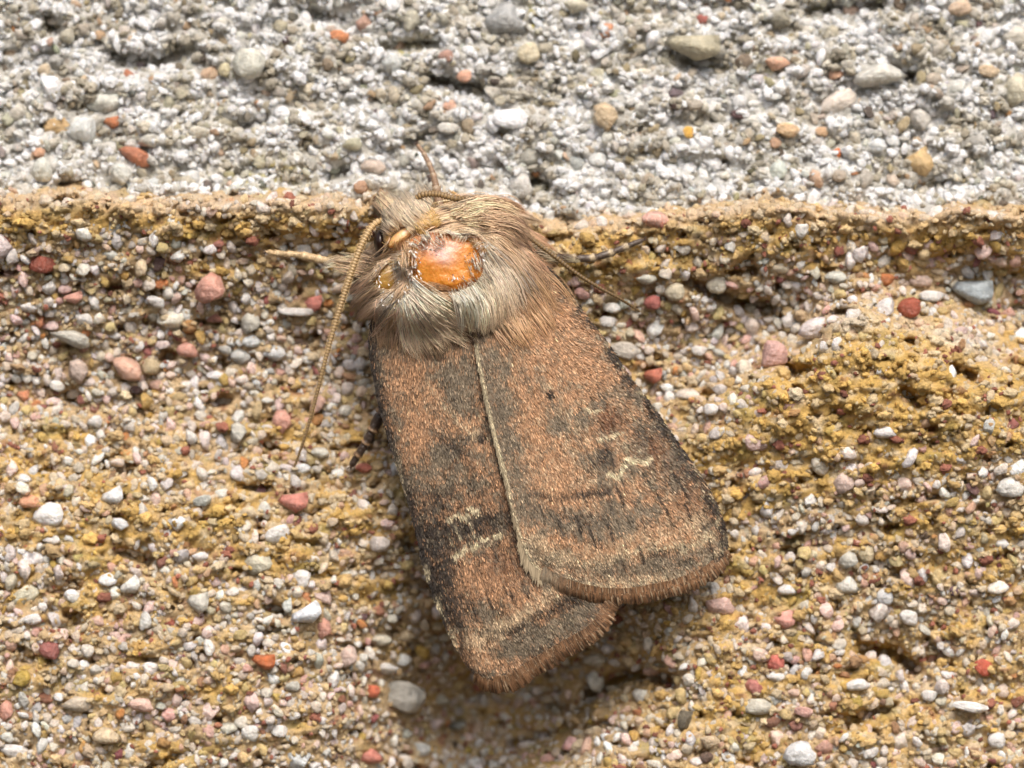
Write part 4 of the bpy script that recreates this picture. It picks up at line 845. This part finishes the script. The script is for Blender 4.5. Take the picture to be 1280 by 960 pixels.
# ------------------------------------------------------------------ fur
fx, fy, fn = [], [], []
class Fur:
    def __init__(s): s.V = []; s.F = []; s.C = []; s.n = 0
    def tuft(s, p0, p1, n, spread0, spread1, c_root, c_tip, lift=.08, curl=0.0, width=.52, lvar=.25, hoff=.03, over=False, h1=None, dark=.10, hb=None):
        p0 = np.array(p0, float); p1 = np.array(p1, float); p1 = p1 + (p1 - p0) * (.12 if hb is None else 0)
        L = np.linalg.norm(p1 - p0); d = (p1 - p0) / L; nrm = np.array([-d[1], d[0]])
        u = rng.normal(0, 1, n); u = np.clip(u, -2, 2)
        back = rng.uniform(-.25, .25, n)
        r0 = p0 + nrm * (u * spread0)[:, None] + d * (back * L)[:, None] + rng.normal(0, 1.2, (n, 2))
        r1 = p1 + nrm * (u * spread1)[:, None] + rng.normal(0, 2.0, (n, 2)) + d * (rng.uniform(-lvar, .12, n) * L)[:, None]
        if not over:      # the bald patches stay bare
            ok = np.ones(n, bool)
            for f_ in (0, .35, .7, 1):
                q = r0 * (1 - f_) + r1 * f_
                for ex, ey, ea, eb, eg in ((556, 329, 50, 37, 6), (487, 346, 18, 16, 0), (502, 296, 22, 9, -38), (596, 303, 17, 7, 48)):
                    c_, s_ = math.cos(R(eg)), math.sin(R(eg)); dx = q[:, 0] - ex; dy = q[:, 1] - ey
                    ok &= ((dx * c_ + dy * s_) / ea) ** 2 + ((-dx * s_ + dy * c_) / eb) ** 2 > (.92 if f_ < .5 else .75)
            r0, r1 = r0[ok], r1[ok]; n = len(r0)
            if n == 0: return
        ncl = max(2, n // 22); ld = rng.integers(0, n, ncl)
        near = np.argmin(np.hypot(r0[:, None, 0] - r0[None, ld, 0], r0[:, None, 1] - r0[None, ld, 1]), 1)
        kk_ = rng.uniform(.3, .85, (n, 1)); r1 = r1 * (1 - kk_) + r1[ld[near]] * kk_ + rng.normal(0, .7, (n, 2))
        tint_cl = rng.uniform(.8, 1.15, ncl)[near]
        bend = (curl + rng.normal(0, .05, n)) * L
        K = 7; ts = np.linspace(0, 1, K)
        liftv = lift * rng.uniform(.55, 1.15, n)
        pts = []
        for t in ts:
            q = r0 * (1 - t) + r1 * t + nrm * (bend * 4 * t * (1 - t))[:, None]
            hs = hsurf(q[:, 0], q[:, 1])
            pts.append((q, hs))
        # heights: follow the surface but never drop faster than hair would
        H = np.stack([p[1] for p in pts], 1)
        for k in range(1, K): H[:, k] = np.maximum(H[:, k], H[:, k - 1] - .11 - .05 * rng.random(n))
        H = H + hoff + liftv[:, None] * np.sin(np.pi * np.clip(ts * .85 + .05, 0, 1))[None] + rng.uniform(0, .015, n)[:, None]
        if hb is not None: H = np.outer(np.ones(n), hb[0] + (hb[1] - hb[0]) * ts) + rng.uniform(-.04, .06, (n, 1))
        if h1 is not None: H = H * (1 - ts ** 1.5) + h1 * ts ** 1.5
        W = np.stack([P(pts[k][0][:, 0], pts[k][0][:, 1], H[:, k]) for k in range(K)], 1)      # n,K,3
        T = np.gradient(W, axis=1); T /= np.linalg.norm(T, axis=2, keepdims=True) + 1e-9
        sd_ = np.cross(T, np.array([0, -1.0, 0])); sd_ /= np.linalg.norm(sd_, axis=2, keepdims=True) + 1e-9
        up = np.cross(sd_, T)
        wr = width / 100 * rng.uniform(.6, 1.35, n)[:, None] * np.array([.7, 1, 1, .95, .8, .55, .12])[None]
        ring = [W + wr[..., None] * (math.cos(a) * sd_ + math.sin(a) * .3 * up) for a in (R(90), R(210), R(330))]
        V = np.stack(ring, 2).reshape(n, -1, 3)                                                # n, K*3
        f = []
        for k in range(K - 1):
            for j in range(3):
                f.append([k * 3 + j, k * 3 + (j + 1) % 3, (k + 1) * 3 + (j + 1) % 3, (k + 1) * 3 + j])
        f = np.array(f)
        s.F.append(((np.arange(n) * K * 3 + s.n)[:, None, None] + f[None]).reshape(-1, 4)); s.n += n * K * 3
        s.V.append(V.reshape(-1, 3))
        cr = np.array(c_root); ct = np.array(c_tip); tv = rng.uniform(.82, 1.2, (n, 1))
        dk = (rng.random((n, 1)) < dark) * .6
        hue = rng.normal(0, .02, (n, 3)); dk = dk * 1.0
        c = (cr[None, None] * (1 - ts)[None, :, None] + ct[None, None] * ts[None, :, None]) * (tv * (1 - dk) * tint_cl[:, None])[:, None] + hue[:, None] * .5
        s.C.append(np.repeat(c, 3, 1).reshape(-1, 3))
    def build(s, name, parent=None):
        return addm(name, make_mesh(name, np.concatenate(s.V), [np.concatenate(s.F)], np.concatenate(s.C), True, M_fur), parent, kind="stuff")
BEI = (1.0, .76, .51); BEB = (.90, .65, .42); WHI = (1.0, .88, .72); OCH = (.76, .46, .14); PIN = (.70, .47, .34); RBR = (.66, .38, .22); DKB = (.14, .085, .05); CREM = (.93, .84, .66); ORB = (.76, .45, .23)
th = Fur()
TT = lambda *a, **k: th.tuft(*a, over=True, **k)
# underfur covering the whole thorax
for (a, b, n, s0, s1) in (((520, 350), (495, 395), 300, 16, 20), ((560, 368), (570, 402), 380, 26, 24), ((600, 345), (628, 385), 420, 26, 28), ((600, 290), (640, 320), 380, 20, 30),
                          ((500, 330), (470, 360), 300, 22, 22), ((560, 275), (610, 275), 300, 12, 16), ((480, 325), (470, 345), 160, 8, 10)):
    th.tuft(a, b, n, s0, s1, BEB, (.34, .24, .15), lift=.05, width=.6)
# left shoulder
th.tuft((478, 342), (450, 372), 260, 8, 10, BEI, PIN, .06); th.tuft((482, 358), (446, 388), 300, 9, 11, BEI, (.30, .17, .11), .07, .05)
th.tuft((488, 368), (462, 396), 220, 7, 10, WHI, (.34, .21, .13), .07); th.tuft((470, 326), (452, 352), 160, 6, 8, BEB, (.30, .2, .13), .05)
th.tuft((500, 372), (482, 412), 200, 9, 14, BEI, BEB, .05); th.tuft((496, 325), (484, 336), 120, 10, 8, OCH, CREM, .04, width=.5, lvar=.1)
th.tuft((488, 316), (478, 330), 130, 6, 8, BEI, BEI, .05); th.tuft((508, 328), (516, 352), 140, 5, 4, WHI, ORB, .04)
# lower centre: the pale fan over the left wing
th.tuft((508, 372), (520, 430), 260, 7, 16, WHI, BEB, .08, .03); th.tuft((512, 372), (540, 428), 300, 6, 14, WHI, BEI, .10, .05); th.tuft((516, 368), (560, 420), 300, 6, 12, WHI, BEB, .10, .06)
th.tuft((518, 362), (578, 412), 340, 6, 12, WHI, BEI, .10, .06); th.tuft((522, 360), (590, 402), 320, 6, 12, CREM, BEB, .08, .07)
th.tuft((532, 360), (590, 388), 260, 5, 10, ORB, BEI, .06, .06); th.tuft((540, 358), (590, 376), 160, 4, 8, ORB, (.62, .42, .28), .06, .05)
th.tuft((530, 395), (548, 440), 200, 14, 16, BEB, (.30, .20, .12), .05)
th.tuft((500, 385), (498, 432), 110, 16, 22, BEB, (.40, .25, .14), .04)
# creamy knot at the lower right of the bald patch
th.tuft((576, 356), (588, 404), 420, 8, 9, WHI, CREM, .16, -.10, hoff=.08); th.tuft((584, 358), (600, 408), 360, 7, 9, CREM, BEI, .15, -.12, hoff=.06)
th.tuft((596, 352), (612, 410), 380, 9, 10, CREM, BEB, .12, -.10, hoff=.05); th.tuft((592, 396), (606, 418), 160, 12, 9, DKB, DKB, .03)  # the last, dark tuft paints the shadow at the knot's tip
# right side sweep
th.tuft((602, 338), (626, 398), 380, 8, 10, WHI, BEB, .11, -.06); th.tuft((606, 326), (640, 392), 420, 8, 11, WHI, BEB, .11, -.06); th.tuft((608, 316), (654, 382), 420, 8, 11, WHI, (.40, .27, .17), .10, -.06)
th.tuft((612, 306), (664, 364), 420, 8, 12, BEI, (.44, .27, .16), .10, -.05); th.tuft((616, 296), (672, 346), 360, 8, 12, BEI, RBR, .09, -.05); th.tuft((620, 286), (684, 330), 300, 7, 10, BEB, RBR, .08, -.04)
th.tuft((632, 330), (680, 392), 260, 16, 20, (.5, .34, .22), ORB, .06, -.04); th.tuft((640, 380), (668, 424), 170, 18, 22, BEB, ORB, .04)
# collar, sweeping right
th.tuft((540, 278), (596, 270), 300, 6, 9, BEI, BEB, .08, -.05); th.tuft((556, 268), (622, 268), 320, 7, 9, BEI, BEB, .09, -.08); th.tuft((590, 268), (642, 276), 320, 8, 10, BEI, (.36, .24, .15), .09, -.14)
th.tuft((604, 274), (656, 296), 320, 7, 8, BEB, (.34, .18, .11), .09, -.16); th.tuft((600, 262), (650, 268), 200, 5, 7, BEB, RBR, .07, -.14); th.tuft((570, 284), (604, 292), 220, 7, 8, BEI, BEI, .06, -.04)
th.tuft((552, 288), (588, 296), 200, 7, 10, BEI, WHI, .05); th.tuft((560, 262), (540, 268), 60, 6, 6, BEB, BEB, .04)
for adeg in range(0, 360, 12):
    ca_, sa_ = math.cos(R(adeg)), math.sin(R(adeg)); r0_ = (556 + 53 * ca_, 329 + 39 * sa_)
    ov = rng.uniform(14, 26)
    tip = (r0_[0] + ov * ca_ + 2, r0_[1] + ov * sa_ * .9 + 8)
    if sa_ < -.3: r0_ = (556 + 57 * ca_, 329 + 45 * sa_); tip = (556 + (44 + rng.uniform(-8, 4)) * ca_ + 4, 329 + (31 + rng.uniform(-8, 3)) * sa_)
    TT(r0_, tip, int(rng.integers(6, 22)) if sa_ < -.3 else int(rng.integers(14, 46)), 4, 6, WHI if rng.random() < .6 else ORB, BEI, .03, hoff=.04, width=.36)
TT((506, 308), (510, 344), 150, 6, 6, ORB, BEI, .04); TT((500, 318), (503, 350), 120, 5, 6, OCH, WHI, .04)
# hairs that fringe and cross the bald patch
TT((524, 300), (536, 308), 34, 9, 10, WHI, (.74, .55, .45), .05, width=.45, hoff=.06); TT((548, 292), (560, 302), 40, 14, 12, WHI, (.78, .6, .48), .05, width=.45, hoff=.06)
TT((590, 318), (598, 340), 30, 6, 6, WHI, CREM, .03); TT((582, 362), (574, 352), 14, 8, 6, WHI, (.70, .42, .26), .04, width=.4)
TT((524, 356), (560, 364), 60, 2, 3, ORB, (.66, .34, .16), .03, width=.5)
TT((516, 318), (512, 342), 50, 5, 4, WHI, (.50, .22, .10), .04)
# single long hairs straying over the left wing
for a, b in (((502, 384), (467, 420)), ((510, 398), (493, 432)), ((504, 380), (503, 412)), ((472, 372), (470, 412)), ((520, 392), (500, 420))):
    th.tuft(a, b, 3, 1, 2, (.68, .46, .32), (.62, .40, .26), .14, width=.5, dark=0)
for a, b, n, s0, s1, c0, c1, hb_ in (((576, 264), (630, 260), 200, 5, 8, BEI, BEB, (1.12, 1.0)), ((590, 268), (646, 280), 240, 7, 10, BEI, BEB, (1.18, 1.02)),
                                     ((606, 262), (652, 268), 130, 5, 7, BEB, RBR, (1.12, .95)), ((612, 276), (660, 302), 200, 6, 8, BEB, (.5, .32, .2), (1.22, 1.08))):
    th.tuft(a, b, n, s0, s1, c0, c1, curl=-.10, hb=hb_)
th.build("thorax_fur")
hd = Fur()
for (a, b, n, s0, s1, c0, c1, lf) in (
    ((520, 282), (496, 258), 320, 18, 16, BEB, CREM, .08), ((530, 270), (510, 244), 360, 12, 14, BEI, (.70, .62, .50), .09), ((544, 262), (534, 242), 260, 9, 12, BEI, CREM, .08),
    ((500, 292), (478, 270), 260, 8, 9, BEB, CREM, .08), ((505, 270), (488, 246), 300, 10, 10, BEI, (.66, .58, .46), .10), ((490, 262), (474, 246), 200, 7, 7, BEB, BEI, .10),
    ((492, 300), (480, 288), 200, 6, 8, OCH, BEI, .05), ((512, 288), (500, 276), 260, 14, 12, OCH, BEI, .06), ((548, 270), (534, 260), 260, 14, 12, OCH, BEI, .06), ((530, 282), (520, 272), 200, 14, 12, OCH, BEI, .06),
    ((536, 276), (556, 264), 240, 5, 7, OCH, (.62, .42, .2), .06), ((552, 266), (574, 256), 200, 5, 6, OCH, (.34, .2, .1), .05), ((490, 304), (478, 312), 160, 5, 6, OCH, BEB, .04), ((484, 300), (476, 318), 100, 5, 5, BEB, BEI, .05),
    ((474, 256), (469, 240), 90, 3, 2.5, DKB, (.26, .15, .07), .10), ((480, 262), (478, 242), 120, 4, 4, (.40, .22, .08), BEB, .08), ((478, 270), (467, 258), 60, 3, 3, DKB, DKB, .02)):
    hd.tuft(a, b, int(n * 1.2), s0, s1, c0, c1, lf + .03, width=.42)
hd.tuft((534, 282), (525, 271), 520, 27, 25, OCH, (.85, .58, .26), .05, hoff=.06, width=.42); hd.tuft((550, 272), (566, 262), 160, 5, 6, OCH, (.6, .4, .16), .05, hoff=.06)
hd.build("head_fur")

# loose white scales around the bald patches
NW = 150
cen = np.array([(518, 318, 5, 18), (522, 342, 4, 6), (604, 312, 5, 14), (500, 332, 12, 4), (474, 352, 5, 14), (508, 352, 6, 10), (540, 308, 14, 8), (480, 374, 10, 8), (500, 378, 10, 8), (592, 286, 8, 6), (572, 348, 8, 3)])
k = rng.integers(0, len(cen), NW); q = cen[k, :2] + rng.normal(0, 1, (NW, 2)) * cen[k, 2:] * .8
an = rng.normal(R(70), .5, NW); d = np.stack([np.cos(an), np.sin(an)], -1); pr = np.stack([-d[:, 1], d[:, 0]], -1); Ls = rng.uniform(1.2, 3.2, NW)[:, None]; Ws = rng.uniform(.5, 1.1, NW)[:, None]
h = hsurf(q[:, 0], q[:, 1]) + rng.uniform(.05, .13, NW); tl = rng.normal(0, .02, NW)
V = np.stack([P(*(q - d * Ls).T, h), P(*(q - pr * Ws).T, h + tl), P(*(q + d * Ls).T, h + .02), P(*(q + pr * Ws).T, h - tl)], 1)
fq = np.arange(NW)[:, None] * 4 + np.array([[0, 1, 2, 3]])
addm("loose_scales", make_mesh("loose_scales", V.reshape(-1, 3), [fq], np.repeat(np.array((.84, .81, .76)) * rng.uniform(.75, 1.03, (NW, 1)), 4, 0), False, M_wing), kind="stuff")

# ------------------------------------------------------------------ antennae
def antenna(pts, r0, r1, nseg, ctop, cbot, label, ring=.22):
    per = 6; n = nseg * per
    c = polycurve(pts, n); t = np.linspace(0, 1, n); ph = (np.arange(n) % per) / per
    rad = (r0 * (1 - t) ** .8 + r1 * t) / 100 * (1 - .28 * np.abs(ph - .45) * 2 * ring / .22)
    rad[:3] *= np.array([.5, .8, .95])
    sp = P(c[:, 0], c[:, 1], c[:, 2]); sides = 14
    V, F, a, up = loft(sp, rad, sides, .85)
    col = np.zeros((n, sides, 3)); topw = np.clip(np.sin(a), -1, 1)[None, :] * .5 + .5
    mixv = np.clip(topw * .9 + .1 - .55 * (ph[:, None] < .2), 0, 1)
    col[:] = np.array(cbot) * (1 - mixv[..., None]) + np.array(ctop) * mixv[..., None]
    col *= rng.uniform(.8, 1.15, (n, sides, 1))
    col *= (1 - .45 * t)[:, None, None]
    cc = np.concatenate([col.reshape(-1, 3), [cbot, cbot]])
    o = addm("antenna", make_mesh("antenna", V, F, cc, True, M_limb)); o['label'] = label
    # cilia on every segment
    NB = nseg * 10; k = rng.integers(6, n - 4, NB); s = rng.choice([-1, 1], NB)
    tt = np.gradient(sp, axis=0); tt /= np.linalg.norm(tt, axis=1, keepdims=True); sdv = np.cross(tt, [0, -1., 0]); sdv /= np.linalg.norm(sdv, axis=1, keepdims=True)
    b0 = sp[k] + sdv[k] * (s * rad[k] * .8)[:, None]; L = (rad[k] * .8 + .012)[:, None]
    dr = sdv[k] * s[:, None] * .8 + tt[k] * .6 + np.array([0, -1, 0]) * rng.uniform(-.2, .5, (NB, 1))
    e = b0 + dr * L; wv = tt[k] * .0035
    V = np.stack([b0 - wv, b0 + wv, e], 1).reshape(-1, 3)
    addm("antenna_cilia", make_mesh("antenna_cilia", V, [np.arange(NB * 3).reshape(-1, 3)], np.tile(ctop, (NB * 3, 1)), False, M_limb), o, kind="stuff")
antenna([(482, 278, .92), (473, 277, .98), (463, 286, 1.02), (452, 306, 1.04), (441, 335, 1.04), (430, 368, 1.02), (418, 408, .98), (406, 452, .92), (396, 492, .82), (383, 540, .66), (368, 584, .45)],
        4.6, 1.3, 84, (.60, .41, .20), (.13, .07, .03), "left-hand antenna, sweeping down beside the wing")
antenna([(520, 248, .95), (530, 243, 1.0), (548, 243, 1.02), (568, 248, 1.04), (588, 252, .80), (612, 262, .50), (640, 280, .60), (662, 297, .95), (690, 318, 1.0), (718, 340, .92), (748, 359, .82), (776, 374, .7), (800, 390, .55)],
        4.5, 1.5, 80, (.30, .19, .08), (.08, .045, .02), "right-hand antenna, pointing right across the wall", .26)

# ------------------------------------------------------------------ legs
def leg(pts, label, cols, joints, fuzz=0, spur=True):
    c = polycurve(pts, 110); n = len(c); t = np.linspace(0, 1, n)
    rad = c[:, 3] / 100
    for j in joints: rad = rad * (1 + .28 * np.exp(-((t - j) / .012) ** 2) - .22 * np.exp(-((t - j - .025) / .01) ** 2))
    rad[-4:] *= np.array([.9, .75, .5, .2]); rad = rad * (1 + .08 * fbm(t * 400, 0 * t, 14, oct=2, seed=int(c[0, 0])))
    sp = P(c[:, 0], c[:, 1], c[:, 2]); V, F, a, up = loft(sp, rad, 12, 1)
    base = np.array(cols[0]); ringc = np.array(cols[1])
    k = np.zeros(n)
    for j in joints: k = np.maximum(k, np.exp(-((t - j + .012) / .018) ** 2))
    cl = base * (1 - k[:, None]) + ringc * k[:, None]; cl = np.repeat(cl, 12, 0) * rng.uniform(.7, 1.25, (n * 12, 1))
    o = addm("leg", make_mesh("leg", V, F, np.concatenate([cl, cl[:1], cl[-1:]]), True, M_limb)); o['label'] = label
    # short scales standing off the leg, claws
    NB = 420; kk = rng.integers(2, n - 3, NB); tt = np.gradient(sp, axis=0); tt /= np.linalg.norm(tt, axis=1, keepdims=True)
    rd = rng.normal(size=(NB, 3)); rd -= (rd * tt[kk]).sum(1, keepdims=True) * tt[kk]; rd /= np.linalg.norm(rd, axis=1, keepdims=True)
    b0 = sp[kk] + rd * (rad[kk] * .85)[:, None]; e = b0 + rd * (rad[kk] * .45)[:, None] + tt[kk] * rng.uniform(.02, .06, (NB, 1)); wv = np.cross(rd, tt[kk]) * .007
    V = np.stack([b0 - wv, b0 + wv, e], 1).reshape(-1, 3)
    cc = np.repeat(base * 1.3 * rng.uniform(.6, 1.5, (NB, 1)), 3, 0)
    addm("leg_scales", make_mesh("leg_scales", V, [np.arange(NB * 3).reshape(-1, 3)], cc, False, M_limb), o, kind="stuff")
    cv = []; cf = []
    for sg in (-1, 1):
        e0 = c[-2]; dd = c[-1, :2] - c[-6, :2]; dd /= np.linalg.norm(dd); pr = np.array([-dd[1], dd[0]])
        q = [(e0[:2] + dd * a_ + pr * sg * b_, e0[2] + hz) for a_, b_, hz in ((0, 0, 0), (3, 1.6, .01), (5.5, 2.4, -.03))]
        m_ = P(np.array([x[0][0] for x in q]), np.array([x[0][1] for x in q]), np.array([x[1] for x in q]))
        v, f, _, _ = loft(m_, np.array([.011, .008, .002]), 6); off = sum(len(x) for x in cv); cv.append(v); cf += [g + off for g in f]
    addm("claw", make_mesh("claw", np.concatenate(cv), cf, np.tile((.06, .03, .02), (sum(len(x) for x in cv), 1)), True, M_limb), o)
    return o
leg([(476, 345, .55, 8), (456, 334, .52, 9), (440, 330, .50, 8), (424, 328, .48, 5), (404, 325, .44, 4.6), (386, 321, .40, 4.8), (368, 318, .36, 3.8), (350, 317, .30, 3.6), (332, 315, .24, 3.0)],
    "left front leg, pale tan, reaching left", ((.50, .36, .20), (.66, .50, .30)), (.36, .55, .68, .8, .9))
leg([(550, 262, .62, 6), (547, 244, .50, 5), (544, 228, .38, 4), (540, 214, .28, 3.4), (535, 202, .20, 3), (529, 191, .12, 2.6), (521, 180, .05, 2.2)],
    "front leg showing above the head", ((.24, .15, .09), (.42, .32, .22)), (.3, .5, .66, .82))
leg([(640, 320, .5, 8), (664, 318, .55, 7), (690, 322, .52, 6.5), (716, 323, .48, 5), (742, 322, .44, 4.6), (766, 315, .40, 4.4), (786, 307, .36, 3.8), (806, 299, .30, 3)],
    "right leg, dark brown with pale rings, on the ochre ledge", ((.085, .06, .045), (.56, .44, .28)), (.30, .46, .60, .74, .86))
leg([(500, 480, .4, 9), (482, 508, .32, 8), (473, 524, .28, 7), (464, 542, .22, 6), (456, 556, .16, 5.4), (448, 568, .10, 5), (438, 584, .0, 4)],
    "hind leg, nearly black, under the left wing edge", ((.055, .035, .025), (.28, .17, .09)), (.35, .55, .7, .85))
lf = Fur()
lf.tuft((456, 336), (420, 330), 160, 7, 6, BEB, BEI, hb=(.62, .50)); lf.tuft((450, 330), (424, 344), 160, 7, 9, BEB, CREM, hb=(.60, .46)); lf.tuft((462, 340), (432, 358), 160, 8, 8, BEB, PIN, hb=(.62, .45))
lf.tuft((470, 330), (446, 322), 120, 7, 6, BEB, (.40, .30, .22), hb=(.66, .55)); lf.tuft((424, 326), (404, 332), 60, 3, 3, BEI, CREM, hb=(.5, .46))
lf.tuft((664, 316), (694, 324), 160, 6, 5, (.42, .32, .22), (.7, .6, .4), hb=(.72, .58)); lf.tuft((700, 322), (724, 324), 60, 3, 2, (.2, .14, .09), (.5, .42, .28), hb=(.58, .52))
lf.build("leg_fur")
